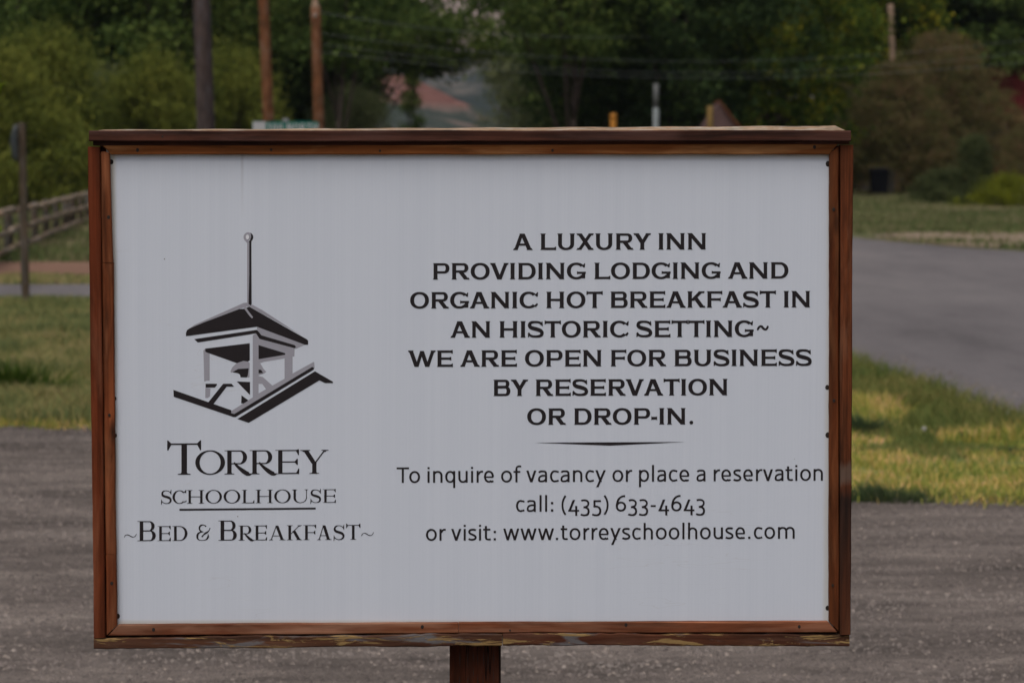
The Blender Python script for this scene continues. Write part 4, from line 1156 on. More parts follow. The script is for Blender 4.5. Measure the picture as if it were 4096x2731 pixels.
def tree_mesh(seed, H, rx, z0, mat, ncl, per, cr, w, l, shape='oval', droop=0.0, up=0.0, bark='bark', tr=None, limbs=7, shift=0.0):
    P, cl = crown_pts(seed, rx, z0, H, ncl, per, cr, shape, droop, shift)
    r = np.random.default_rng(seed + 50)
    cm = leaves_mesh('crown', P, w, l, r, M[mat], up)
    rnd = random.Random(seed)
    mb = MB(); tr = tr or H * .014
    zt = z0 + (H - z0) * .6
    pts = []; x = y = 0
    for i in range(7):
        t = i / 6
        pts.append((x, y, -.05 + zt * t)); x += rnd.uniform(-1, 1) * H * .018; y += rnd.uniform(-1, 1) * H * .018
    mb.tube(pts, [tr * (1.25 if i == 0 else 1 - .13 * i) for i in range(7)], 8)
    cs = sorted(cl, key=lambda c_: -abs(c_[0]) - abs(c_[1]))
    for i in range(limbs):
        c_ = cs[int(len(cs) * (.15 + .6 * i / limbs))]
        j = min(5, 1 + i % 5); a = Vector(pts[j]); b = Vector(c_[:3])
        if b.z < a.z: b.z = a.z + .5
        md = a.lerp(b, .5) + Vector((0, 0, (b - a).length * .10))
        mb.tube([a, md, b], [tr * .45, tr * .3, tr * .12], 6)
    tm = mb.mesh('trunk', True)
    tm.materials.append(M[bark])
    return cm, tm
PROTO = {}
def proto(key, *a, **k): PROTO[key] = tree_mesh(*a, **k)
# name            seed  H    rx   z0   material          clumps per  cr   w    l
proto('dark0', 1, 14, 4.6, 2.2, 'leaf_dark', 264, 150, .84, .15, .22, 'oval')
proto('dark1', 2, 14, 4.2, 2.8, 'leaf_dark', 241, 150, .84, .15, .22, 'oval')
proto('mid0', 3, 13, 4.4, 1.8, 'leaf_mid', 252, 150, .84, .15, .22, 'oval')
proto('mid1', 4, 13, 4.0, 2.4, 'leaf_mid', 229, 150, .84, .14, .22, 'oval')
proto('high0', 31, 11, 4.0, 5.3, 'leaf_mid', 130, 120, .9, .14, .2, 'oval')
proto('high1', 32, 11, 4.2, 5.3, 'leaf_mid', 135, 120, .9, .14, .2, 'oval')
proto('bough0', 33, 7.9, 2.6, 5.7, 'leaf_mid', 90, 120, .7, .13, .18, 'oval', shift=4.2)
proto('gold0', 5, 12, 4.2, 1.0, 'leaf_yellowish', 264, 150, .84, .14, .20, 'oval')
proto('willow0', 6, 5, 2.6, .15, 'leaf_willow', 170, 130, .75, .045, .22, 'mound', 0, .5, limbs=9)
proto('willow1', 7, 5, 2.3, .15, 'leaf_willow', 150, 130, .7, .045, .22, 'mound', 0, .6, limbs=9)
proto('olive0', 8, 9, 3.4, 1.0, 'leaf_olive', 210, 120, 1.0, .10, .18, 'oval')
proto('brown0', 9, 8, 4.2, 1.3, 'leaf_brown', 260, 140, .80, .05, .26, 'mound', .5, 1.2, limbs=9)
proto('brown1', 10, 8, 3.8, 1.4, 'leaf_brown', 240, 140, .75, .05, .26, 'mound', .5, 1.2, limbs=9)
proto('column0', 11, 7, .75, .2, 'leaf_mid', 90, 80, .45, .09, .14, 'column')
proto('blue0', 12, 3, 1.5, .05, 'leaf_blue', 110, 90, .5, .06, .12, 'cone')
proto('blue1', 13, 2, 1.6, .05, 'leaf_blue', 110, 90, .5, .06, .12, 'mound')
proto('lime0', 14, 1.6, 1.5, .05, 'leaf_lime', 110, 100, .35, .035, .12, 'mound', 0, .6)
used = set()
def tree(name, label, cat, key, u, D, H, rscale=1.0, rz=None, group=None, x=None, parts=True, seed=0):
    cm, tm = PROTO[key]
    base = {'dark': 14, 'mid': 13, 'gold': 12, 'willow': 5, 'olive': 9, 'brown': 8, 'column': 7, 'lime': 1.6, 'high': 11, 'bough': 7.9}.get(key[:-1], {'blue0': 3, 'blue1': 2}.get(key))
    s = H / base
    X_ = x if x is not None else (u - 2048) / FPX * D
    o = empty(name, (X_, D, 0), rz if rz is not None else (u * .37 + D) % 6.28)
    o.scale = (s * rscale, s * rscale, s)
    meta(o, label, cat, group)
    link_mesh('crown', cm, None, o)
    link_mesh('trunk', tm, None, o)
    return o
G1 = 'trees filling the background'
# -- left: yellow-green willow thicket in front, tall dark trees behind (u, distance, height)
for i, (u, D, H, rs, key, lab) in enumerate([
    (-60, 84, 4.9, 1.15, 'willow0', 'yellow-green willow bush at the far left border, above the log fence'),
    (190, 88, 5.3, 1.05, 'willow1', 'tall feathery yellow-green bush behind the short wooden post'),
    (420, 92, 4.4, 1.5, 'olive0', 'softer olive-green bush whose top rises behind the left corner of the sign'),
    (610, 90, 4.7, .9, 'willow1', 'pointed olive-green bush just left of the thick grey utility pole'),
    (740, 96, 3.9, .9, 'willow0', 'low yellow-green bush at the foot of the thick grey utility pole'),
    (930, 92, 4.9, .95, 'willow1', 'bright yellow-green bush between the thick grey pole and the first brown pole'),
    (330, 104, 4.6, 1.1, 'willow1', 'shaded olive bush standing behind the yellow-green bushes on the left'),
    (1400, 120, 4.5, 1.15, 'olive0', 'pale olive bush right of the second brown pole')]):
    tree('bush', lab, 'bush', key, u, D, H, rs, group='bushes on the left', seed=i)
P_ = [
    (-250, 118, 14, 1.1, 'dark0', 'dark leafy tree at the extreme left edge of the picture'),
    (120, 112, 13, 1.0, 'mid0', 'green tree above the short wooden post on the left'),
    (420, 122, 15, 1.05, 'mid1', 'tall green tree rising behind the left corner of the sign'),
    (700, 115, 14, 1.0, 'mid1', 'green tree directly left of the thick grey utility pole'),
    (1010, 124, 15, 1.0, 'dark0', 'very dark tree between the two brown utility poles'),
    (1290, 128, 14, 1.0, 'dark1', 'dark tree behind the second brown utility pole'),
    (1190, 138, 12.5, .85, 'olive0', 'grey-green tree on the left side of the view to the red cliffs'),
    (2310, 150, 13.5, .95, 'olive0', 'grey-green tree on the right side of the view to the red cliffs'),
    (2480, 138, 15, 1.0, 'mid0', 'mid-green tree right of the gap, above the middle of the sign'),
    (2390, 118, 13, .95, 'dark1', 'dark tree with a bare brown trunk above the orange marker'),
    (2745, 116, 14, 1.0, 'dark0', 'dark tree with a forked trunk above the pale metal post'),
    (2940, 132, 15, 1.05, 'mid1', 'green tree behind the pink gabled shed'),
    (3130, 118, 12.6, .9, 'gold0', 'tree with patches of yellow leaves left of the right-hand utility pole'),
    (3360, 150, 14.5, .9, 'gold0', 'yellow-tinged tree behind the right-hand utility pole'),
    (3640, 162, 18, 1.05, 'dark1', 'dark tree above the rust-brown bush on the right'),
    (3900, 168, 18, 1.1, 'dark0', 'dark tree rising behind the red house'),
    (1335, 112, 11.5, .85, 'high0', 'tall tree left of the gap whose high boughs reach over the view to the cliffs'),
    (2290, 112, 11.8, .95, 'high1', 'tree right of the gap whose high boughs reach over the view to the cliffs'),
    (2120, 160, 9.5, .7, 'olive0', 'low grey-green tree closing the right side of the gap'),
    (1330, 150, 8.5, .7, 'olive0', 'low grey-green tree closing the left side of the gap'),
    (1385, 124, 7.9, 1.0, 'bough0', 'tree leaning a leafy bough across the top of the gap'),
    (4200, 166, 17, 1.0, 'mid0', 'dark green tree at the right edge above the red house'),
]
for i, (u, D, H, rs, key, lab) in enumerate(P_):
    tree('tree', lab, 'tree', key, u, D, H, rs, group=G1, rz=0.0 if key == 'bough0' else None)
# back rows, seen only as darkness between the nearer crowns
k_ = 0
back = []
rnd = random.Random(11)
for row, (D, H) in enumerate(((158, 17), (185, 19))):
    for u in range(-250, 4400, 300):
        uu = u + row * 140
        if 1240 < uu < 2330: continue
        tree('tree', 'dense dark tree of the wood closing the background, left of the gap' if uu < 1700 else 'dense dark tree of the wood closing the background, right of the gap', 'tree', ('dark0', 'dark1', 'mid0', 'mid1')[k_ % 4],
             uu, D + rnd.uniform(-6, 6), H * rnd.uniform(.92, 1.08), 1.1, rz=rnd.uniform(0, 6), group='dark trees of the wood, left of the gap' if uu < 1700 else 'dark trees of the wood, right of the gap')
        k_ += 1
# small things in the gap
tree('juniper', 'slender dark green juniper standing in the gap before the red cliffs', 'tree', 'column0', 1643, 165, 6.9, .9)
# right: rust-brown feathery bushes, olive bush, cones and a lime bush
for (u, D, H, rs, key, lab) in [
    (3400, 134, 5.8, .75, 'olive0', 'grey-green bush left of the rust-brown bush, above the sign corner'),
    (3750, 137, 7.6, .9, 'brown0', 'large rust-brown feathery bush right of the sign, behind the black bin'),
    (3815, 134, 6.7, .8, 'brown1', 'lower rust-brown feathery bush in front of the red house'),
    (3560, 131, 5.9, 1.0, 'brown1', 'olive-brown bush overhanging the black bin'),
    (4130, 130, 3.4, 1.0, 'brown0', 'small brown bush at the right border of the picture')]:
    tree('bush', lab, 'bush', key, u, D, H, rs, group='rust-brown bushes on the right')
tree('bush', 'conical blue-green bush with one upright shoot before the red house', 'bush', 'blue0', 3890, 98, 2.35, 1.0)
tree('bush', 'round dark blue-green bush near the street, right of the bin', 'bush', 'blue1', 3770, 100, 1.15, 1.25)
tree('bush', 'bright lime-green bush at the right border beside the street', 'bush', 'lime0', 4030, 92, 1.05, 1.25)
# leafy sapling just outside the left border; a few of its leaves reach into the picture
sp_ = empty('sapling', (-2.98, 15.0, 0)); meta(sp_, 'leafy bright green sapling of which a few leaves reach in at the left border', 'sapling')
MB().tube([(0, 0, 0), (.02, .03, .7), (-.03, .02, 1.4), (.0, 0, 2.2)], [.014, .011, .008, .004], 6).build('trunk', M['bark'], sp_)
r_ = np.random.default_rng(21); pp = []
for (cx_, cz, s_) in ((.16, 1.99, .12), (.0, 2.1, .2), (-.15, 1.8, .22), (-.1, 1.4, .2), (.17, 1.13, .09), (-.1, 1.0, .2), (-.25, 1.3, .2)):
    pp.append(r_.normal(size=(46, 3)) * s_ * .42 + (cx_, 0, cz))
link_mesh('crown', leaves_mesh('crown', np.concatenate(pp), .045, .075, r_, M['leaf_bright']), None, sp_)

# ------------------------------------------------------------------ hills and cliffs behind
def terrain(name, x0, x1, y0, y1, nx, ny, hf, mat):
    xs = np.linspace(x0, x1, nx); ys = np.linspace(y0, y1, ny)
    X_, Y_ = np.meshgrid(xs, ys); Z_ = hf(X_, Y_)
    V = np.stack([X_.ravel(), Y_.ravel(), Z_.ravel()], -1)
    i = np.arange(nx - 1)[None] + np.arange(ny - 1)[:, None] * nx
    F = np.stack([i, i + 1, i + nx + 1, i + nx], -1).reshape(-1, 4)
    me = np_mesh(name, V, F, mat)
    o = link_mesh(name, me); o['kind'] = 'structure'
    return o
def hillmat(name, rock, rock2, scrub, scrub2, s=.012, cover=.5, band=None):
    m = NT(name)
    n1 = m.noise(m.coord((1, .5, 2.2)), s, 6, .62)
    n2 = m.noise(m.coord(loc=(50, 9, 3)), s * 9, 5, .7)
    st = m.noise(m.coord((.2, .2, 7)), s * 4, 4, .5)
    r1 = m.mix(m.ramp(st, [(.4, 0.0), (.6, 1.0)]), rock, rock2)
    g = m.mix(m.ramp(n2, [(.35, 0.0), (.65, 1.0)]), scrub, scrub2)
    f = m.math('ADD', m.math('MULTIPLY', n1, .6), m.math('MULTIPLY', n2, .4))
    if band:      # bare cliff above, scrub with pale banks below
        sx = m.n('ShaderNodeSeparateXYZ'); m.l(m.coord(), sx.inputs[0])
        up = m.ramp(m.math('MULTIPLY', m.math('SUBTRACT', sx.outputs[2], band[0]), 1 / (band[1] - band[0])), [(0.0, 0.0), (1.0, 1.0)])
        f = m.math('SUBTRACT', f, m.math('MULTIPLY', m.math('SUBTRACT', up, .35), .10))
        r1 = m.mix(up, (0.20, 0.15, 0.125), r1)
    c = m.mix(m.ramp(f, [(cover - .03, 0.0), (cover + .03, 1.0)]), r1, g)
    m.bsdf(c, .95, m.bump(n2, .6, 3.0), .1)
    return m.m
M['hill_red'] = hillmat('hill_red', (0.19, 0.075, 0.062), (0.27, 0.13, 0.105), (0.035, 0.05, 0.042), (0.07, 0.085, 0.07), .055, .50, band=(13.0, 16.0))
M['hill_dark'] = hillmat('hill_dark', (0.10, 0.095, 0.085), (0.15, 0.13, 0.11), (0.012, 0.021, 0.020), (0.034, 0.046, 0.042), .02, .47)
M['mesa'] = hillmat('mesa', (0.42, 0.31, 0.29), (0.47, 0.36, 0.34), (0.36, 0.27, 0.25), (0.40, 0.31, 0.29), .004, .75)
def ridge(X_, Y_, base, amp, s, seed):
    return base + amp * (vn(X_ + 4000, Y_ + 4000, s, seed) * .6 + vn(X_ + 4000, Y_ + 4000, s * 2.7, seed + 1) * .28 + vn(X_ + 4000, Y_ + 4000, s * 7, seed + 2) * .12)
def h_red(X_, Y_):
    t = (Y_ - 420) / 330.0
    sl = np.clip(1 - (X_ + 27) / 34.0, 0, 1)        # the red shoulder falls away to the right
    return -3 + np.clip(t, 0, 1) ** .7 * (9 + 13.5 * sl) + np.clip(t, 0, 1) * ridge(X_, Y_, 0, 7, .03, 21)
terrain('red_cliff', -260, 220, 400, 760, 150, 90, h_red, M['hill_red'])
def h_dark(X_, Y_):
    t = np.clip((Y_ - 900) / 900.0, 0, 1)
    return -4 + t * ridge(X_, Y_, 48, 52, .0045, 31)
terrain('wooded_hill', -1500, 1500, 850, 2000, 160, 90, h_dark, M['hill_dark'])
def h_mesa(X_, Y_):
    t = np.clip((Y_ - 2600) / 420.0, 0, 1)
    return -5 + (t ** 1.5) * (330 + 60 * vn(X_ + 9000, Y_ + 9000, .0016, 41)) + 18 * vn(X_ + 9000, Y_, .006, 42)
terrain('mesa', -3500, 3500, 2450, 4200, 160, 70, h_mesa, M['mesa'])

# ------------------------------------------------------------------ utility poles, wires
M['pole_grey'] = wood('pole_grey', (0.042, 0.029, 0.025), (0.085, 0.060, 0.052), (0.125, 0.093, 0.082), 'Z', .6, 14, 2.0, knots=False, crack=.5, worn=.2)
M['pole_brown'] = wood('pole_brown', (0.11, 0.042, 0.018), (0.19, 0.078, 0.035), (0.25, 0.125, 0.070), 'Z', .5, 10, 5.0, knots=False, worn=.2)
M['pole_tan'] = plain('pole_tan', (0.25, 0.17, 0.115), .85, .2, 3)
M['wire'] = plain('wire', (0.30, 0.31, 0.32), .5, .1, 3)
M['wire_dark'] = plain('wire_dark', (0.03, 0.032, 0.035), .5, .1, 3)
M['porcelain'] = plain('porcelain', (0.30, 0.26, 0.22), .3, .1, 8)
def pole(ut, vt, ub, vb, D, wpx, label, mat, zcap=None, tip=None):
    """top at artwork (ut, vt), leaning so that it passes (ub, vb); carried down to the ground"""
    a = dp(ut, vt, D); b = dp(ub, vb, D)
    k = (b.z + .3) / (a.z - b.z)
    g = b + (b - a) * k
    o = empty('utility_pole', (g.x, g.y, 0)); meta(o, label, 'utility pole', 'utility poles')
    a = a - Vector((g.x, g.y, 0)); f = Vector((0, 0, -.3))
    if zcap: a = f + (a - f) * ((zcap + .3) / (a.z + .3))
    r = wpx / 2 / FPX * D
    n = 10
    MB().tube([f.lerp(a, i / n) for i in range(n + 1)], [r * (1.12 - .2 * i / n) for i in range(n + 1)], 16).build('pole_shaft', mat, o, True)
    t = a
    ins = MB(); br = MB()
    br.box(t.x - .9, t.x + .9, t.y - .06 - r, t.y + .05 - r, t.z - .55, t.z - .43)
    if zcap:
        br.build('crossarm', M['pole_tan'], o)
        for q in (-.8, -.3, .3, .8): MB().tube([(t.x + q, t.y - r, t.z - .43), (t.x + q, t.y - r, t.z - .36), (t.x + q, t.y - r, t.z - .30)], [.03, .055, .03], 8).build('insulator', M['porcelain'], o)
    else:
        if tip:
            MB().tube([a + Vector((0, 0, -.02)), a + Vector((-.01, 0, .18)), a + Vector((-.02, 0, .34))], [r * .9, r * .45, r * .3], 8).build('pole_top', M['pole_tan'], o)
        MB().tube([a + Vector((0, -r, -.2)), a + Vector((0, -r - .1, -.2)), a + Vector((0, -r - .14, -.2))], [.02, .05, .03], 8).build('insulator', M['porcelain'], o)
    return o
pole(806, 0, 824, 515, 45, 68, 'thick grey weathered utility pole, leftmost of the poles', M['pole_grey'], zcap=8.6)
pole(1054, 0, 1075, 500, 66, 42, 'orange-brown utility pole rising above the green street sign', M['pole_brown'], zcap=9.0)
pole(1262, 30, 1276, 510, 66, 42, 'shorter reddish-brown pole with a thin pale top, right of the street sign', M['pole_brown'], tip=True)
pole(3562, 18, 3571, 240, 146, 25, 'slender pale brown utility pole on the right, behind the rust-brown bush', M['pole_tan'])
# a pole beyond the right border that carries the street wires
pole(4500, -60, 4500, 300, 100, 30, 'utility pole beyond the right border that carries the street wires', M['pole_grey'])
def wire(name, pts, D0, D1, r, mat, label):
    P = []
    for i in range(len(pts)): P.append(dp(pts[i][0], pts[i][1], D0 + (D1 - D0) * i / (len(pts) - 1)))
    o = MB().tube(P, r, 5).build(name, mat, None, True)
    return meta(o, label, 'wire', 'overhead wires')
def sag(a, b, s, n=16): return [(a[0] + (b[0] - a[0]) * i / n, a[1] + (b[1] - a[1]) * i / n + s * 4 * (i / n) * (1 - i / n)) for i in range(n + 1)]
wire('wire', sag((1268, 48), (3558, 36), 108), 66, 146, .0042, M['wire'], 'pale overhead wire sagging from the short brown pole to the pole on the right')
wire('wire', sag((1272, 132), (4500, 100), 130), 66, 100, .0028, M['wire'], 'upper of the three thin wires running right from the short brown pole')
wire('wire', sag((1272, 174), (4500, 150), 130), 66, 100, .0028, M['wire'], 'middle of the three thin wires running right from the short brown pole')
wire('wire', sag((1272, 206), (4500, 200), 110), 66, 100, .0032, M['wire'], 'lowest of the three thin wires running right from the short brown pole')

# ------------------------------------------------------------------ street name sign
M['sign_green'] = plain('sign_green', (0.0, 0.115, 0.085), .4, .08, 5)
M['sign_white'] = plain('sign_white', (0.40, 0.40, 0.41), .6, .04, 5, .1)
M['sign_back'] = plain('sign_back', (0.15, 0.16, 0.16), .7, .08, 5, .1)
M['galv'] = plain('galv', (0.28, 0.29, 0.30), .45, .1, 20, .5, .4)
DS = 32.0
a = dp(1010, 485, DS); b = dp(1275, 540, DS)
ss = empty('street_sign', (dp(1142, 500, DS).x, DS, 0)); meta(ss, 'green street name sign with white letters showing above the top rail of the big sign', 'street sign')
ox, oz = ss.location.x, 0
z1 = dp(1142, 486, DS).z; z0 = z1 - .152
MB().tube([(0, .03, -.1), (0, .03, z1 + .03)], .024, 10).build('pole', M['galv'], ss, True)
MB().box(a.x - ox, b.x - ox, -.004, .004, z0, z1).build('sign_blade', M['sign_green'], ss)
wv0 = dp(1012, 500, DS).x - ox; wv1 = dp(1063, 500, DS).x - ox
MB().box(wv0, wv1, -.0065, -.0045, z0 + .004, z1 - .004).build('white_field', M['sign_white'], ss)
MB().box(-.03, .03, -.012, .05, z1 - .004, z1 + .035).build('bracket', M['galv'], ss)
lm = MB(); xx = wv1 + .022; Hh = .100; zz = 0
for ch, w in (('1', .45), ('0', .62), ('0', .62), (' ', .3), ('N', .72), ('O', .76), ('R', .68), ('T', .66), ('H', .70)):
    if ch == ' ': xx += w * Hh; continue
    for p in sans(ch, w * .86, .17):
        n = len(lm.v)
        lm.v += [(xx + gx * Hh, -.005 - .0003 * (zz % 8), z1 - .024 - Hh + gy * Hh) for gx, gy in p]; zz += 1
        ar = sum(p[k][0] * p[(k + 1) % len(p)][1] - p[(k + 1) % len(p)][0] * p[k][1] for k in range(len(p)))
        idx = tuple(range(n, n + len(p))); lm.f.append(idx if ar > 0 else idx[::-1])
    xx += (w * .84 + .15) * Hh
lo = lm.build('lettering', M['sign_white'], ss); lo['label'] = 'white letters reading 100 north'

# ------------------------------------------------------------------ short wooden post with a small sign seen edge-on
M['post_grey'] = wood('post_grey', (0.05, 0.034, 0.022), (0.105, 0.074, 0.049), (0.18, 0.13, 0.095), 'Z', 1.2, 30, 3.0, knots=False)
DP_ = gp(103, 1245).y
top = dp(87, 490, DP_); bot = gp(104, 1245)
wp = empty('marker_post', bot); meta(wp, 'short leaning wooden post at left with a small metal sign seen edge-on', 'post')
t_ = top - bot
mb = MB(); h_ = .036
for i in range(9):
    c_ = t_ * (i / 8) + Vector((0, 0, -.1 if i == 0 else 0))
    mb.v += [(c_.x - h_, c_.y - h_, c_.z), (c_.x + h_, c_.y - h_, c_.z), (c_.x + h_, c_.y + h_, c_.z), (c_.x - h_, c_.y + h_, c_.z)]
for i in range(8):
    for j in range(4): mb.f.append((i * 4 + j, i * 4 + (j + 1) % 4, i * 4 + 4 + (j + 1) % 4, i * 4 + 4 + j))
mb.f += [(3, 2, 1, 0), (32, 33, 34, 35)]
mb.build('wooden_post', M['post_grey'], wp)
s0 = dp(62, 500, DP_) - bot; s1 = dp(62, 645, DP_) - bot
mb = MB(); N_ = 14
for i in range(N_ + 1):
    t = i / N_; zc = s1.z + (s0.z - s1.z) * t; wd = math.sin(PI * t) ** .6 * .22 + .01
    xb = s0.x + (s1.x - s0.x) * (1 - t) - .006 * math.sin(PI * t)
    mb.v += [(xb - .006, -wd, zc), (xb + .028, -wd * .2, zc), (xb + .042, wd, zc), (xb - .004, wd, zc)]
for i in range(N_):
    for j in range(4): mb.f.append((i * 4 + j, i * 4 + (j + 1) % 4, i * 4 + 4 + (j + 1) % 4, i * 4 + 4 + j))
mb.f += [(3, 2, 1, 0), (N_ * 4, N_ * 4 + 1, N_ * 4 + 2, N_ * 4 + 3)]
mb.build('sign_plate', M['sign_back'], wp)

# ------------------------------------------------------------------ low log fence
M['log'] = wood('log', (0.22, 0.14, 0.088), (0.40, 0.275, 0.18), (0.58, 0.43, 0.30), 'X', .5, 9, 1.0, knots=False)
M['log_dark'] = wood('log_dark', (0.0520, 0.0390, 0.0286), (0.1105, 0.0806, 0.0598), (0.1820, 0.1365, 0.1040), 'Z', .5, 9, 4.0, knots=False)
fn = empty('log_fence', (-8.1, 44.4, 0)); meta(fn, 'low fence of pale peeled logs and upright stakes beyond the side street', 'fence')
rnd = random.Random(4)
fd = Vector((-2.3, 23.3, 0)).normalized(); fd = Vector((-10.4 + 8.1, 67.7 - 44.4, 0)).normalized()
nrm = Vector((fd.y, -fd.x, 0))
def frail(s0, s1, z, dz=0, r=.045, off=0):
    pts = []
    for i in range(5):
        s = s0 + (s1 - s0) * i / 4
        p = fd * s + nrm * off
        pts.append((p.x + rnd.uniform(-.02, .02), p.y, z + dz * i / 4 + rnd.uniform(-.008, .008)))
    MB().tube(pts, [r * rnd.uniform(.85, 1.15) for _ in pts], 8).build('rail', M['log'], fn, True)
s = -8.0; k_ = 0
while s < 40:
    ln = 3.1
    for z in (.13, .43, .73):
        frail(s - .15, s + ln + .15, z + rnd.uniform(-.015, .015), rnd.uniform(-.03, .03), .050, .10)
    p = fd * s
    MB().tube([(p.x, p.y, -.1), (p.x + .01, p.y, .5), (p.x, p.y, .80)], [.07, .065, .06], 8).build('fence_post', M['log_dark'], fn, True)
    q = s + rnd.uniform(.3, 2.8)
    while q < s + ln - .1:
        p = fd * q - nrm * .06
        MB().tube([(p.x, p.y, -.05), (p.x + rnd.uniform(-.04, .04), p.y, .62 + rnd.uniform(-.12, .12))], [.04, .032], 6).build('stake', M['log_dark'], fn, True)
        q += rnd.uniform(2.2, 4.5)
    s += ln
# mown green lawn behind the fence and a pale kerb stone by the sign edge
def lump(name, label, cat, u, D, z, r, mat, sc=(1, 1, .7)):
    me = bpy.data.meshes.new(name); import bmesh
    bm = bmesh.new(); bmesh.ops.create_icosphere(bm, subdivisions=2, radius=r)
    q = random.Random(int(u))
    for v in bm.verts: v.co = Vector((v.co.x * sc[0], v.co.y * sc[1], v.co.z * sc[2])) * q.uniform(.85, 1.12)
    bm.to_mesh(me); bm.free()
    o = link_mesh(name, me, mat); o.location = ((u - 2048) / FPX * D, D, z)
    return meta(o, label, cat)
M['lawn'] = groundmat('lawn', [(0.022, 0.075, 0.018), (0.032, 0.105, 0.024), (0.045, 0.12, 0.03)], (0.5, 2, 9), .4)
sheet('lawn', [(-24, 84), (-9.6, 84), (-10.4, 104), (-13, 130), (-26, 130)], .006, M['lawn'])

# ------------------------------------------------------------------ right: bin, posts, houses
M['bin_black'] = plain('bin_black', (0.010, 0.010, 0.014), .7, .1, 6, .05)
M['bin_grey'] = plain('bin_grey', (0.075, 0.066, 0.058), .6, .1, 6)
def wheelie(u, v, H, wpx, label, mat, rz=0):
    p = gp(u, v)
    o = empty('wheeled_bin', p, rz); meta(o, label, 'bin')
    w = wpx / FPX * p.y; d = w * 1.1
    mb = MB(); lv = [(0.10, .80), (.45, .88), (.82, .98), (.88, 1.06), (.90, 1.06)]
    for (z, s_) in lv: mb.v += [(-w / 2 * s_, -d / 2 * s_, z * H), (w / 2 * s_, -d / 2 * s_, z * H), (w / 2 * s_, d / 2 * s_, z * H), (-w / 2 * s_, d / 2 * s_, z * H)]
    for i in range(len(lv) - 1):
        for j in range(4): mb.f.append((i * 4 + j, i * 4 + (j + 1) % 4, i * 4 + 4 + (j + 1) % 4, i * 4 + 4 + j))
    mb.f += [(3, 2, 1, 0), (16, 17, 18, 19)]
    mb.build('body', mat, o)
    l = MB(); e = w * .56; f_ = d * .56
    l.add([(-e, -f_, .905 * H), (e, -f_, .905 * H), (e, f_, .93 * H), (-e, f_, .93 * H), (-e * .8, -f_ * .85, .95 * H), (e * .8, -f_ * .85, .95 * H), (e * .8, f_ * .9, H), (-e * .8, f_ * .9, H)],
          [(3, 2, 1, 0), (4, 5, 6, 7), (0, 1, 5, 4), (1, 2, 6, 5), (2, 3, 7, 6), (3, 0, 4, 7)])
    l.build('lid', mat, o)
    for sx_ in (-1, 1):
        MB().tube([(sx_ * w * .40, d * .42, .1 * H), (sx_ * w * .46, d * .42, .1 * H)], .11 * H, 14).build('wheel', M['nail'], o, True)
    MB().tube([(-w * .4, d * .62, .88 * H), (w * .4, d * .62, .88 * H)], .018, 6).build('handle', mat, o)
    return o
wheelie(3516, 784, 1.25, 70, 'black wheeled rubbish bin standing on the far verge right of the sign', M['bin_black'], .05)
wheelie(3560, 778, 1.12, 30, 'narrow grey-brown bin half hidden behind the black one', M['bin_grey'], .5)
def marker(name, label, cat, u, vt, D, wpx, mat, capmat=None, r=None):
    x_ = (u - 2048) / FPX * D; zt = dp(u, vt, D).z; r = wpx / 2 / FPX * D
    o = empty(name, (x_, D, 0)); meta(o, label, cat)
    MB().tube([(0, 0, -.1), (0, 0, zt - r * .6), (0, 0, zt)], [r, r, r * .8], 12).build('tube', mat, o, True)
    if capmat: MB().tube([(0, 0, zt - r), (0, 0, zt + r * .35), (0, 0, zt + r * .6)], [r * 1.08, r * 1.05, r * .4], 12).build('cap', capmat, o, True)
    return o
M['orange'] = plain('orange', (0.42, 0.17, 0.018), .6, .08, 5)
M['pale_steel'] = plain('pale_steel', (0.26, 0.29, 0.29), .45, .08, 5)
M['grey_steel'] = plain('grey_steel', (0.10, 0.105, 0.10), .45, .08, 5)
M['ochre_post'] = plain('ochre_post', (0.20, 0.125, 0.035), .7, .15, 5)
marker('pipeline_marker', 'orange-yellow marker post just above the top rail, right of centre', 'marker post', 2452, 462, 70, 26, M['orange'], M['orange'])
mp = marker('signal_post', 'pale grey steel post with a duller upper half, right of the orange marker', 'post', 2622, 430, 75, 24, M['pale_steel'])
MB().tube([(0, 0, dp(2622, 434, 75).z), (0, 0, dp(2620, 335, 75).z)], 10.5 / FPX * 75, 12).build('upper_tube', M['grey_steel'], mp, True)
marker('timber_bollard', 'ochre timber post with a dull rusty top, left of the pink shed', 'post', 2838, 425, 84, 26, M['ochre_post'])

M['wall_red'] = plain('wall_red', (0.14, 0.022, 0.014), .9, .2, 3, .03)
M['roof_red'] = plain('roof_red', (0.055, 0.009, 0.009), .9, .2, 3, .03)
M['trim_wood'] = plain('trim_wood', (0.16, 0.085, 0.035), .8, .2, 3)
M['pane'] = plain('pane', (0.05, 0.055, 0.065), .15, .1, 3, .6)
M['frame_pale'] = plain('frame_pale', (0.17, 0.145, 0.16), .6, .1, 3)
M['wall_pink'] = plain('wall_pink', (0.105, 0.066, 0.062), .9, .15, 3, .05)
M['roof_white'] = plain('roof_white', (0.42, 0.40, 0.40), .5, .05, 3)
M['post_orange'] = plain('post_orange', (0.16, 0.065, 0.035), .9, .2, 3, .05)
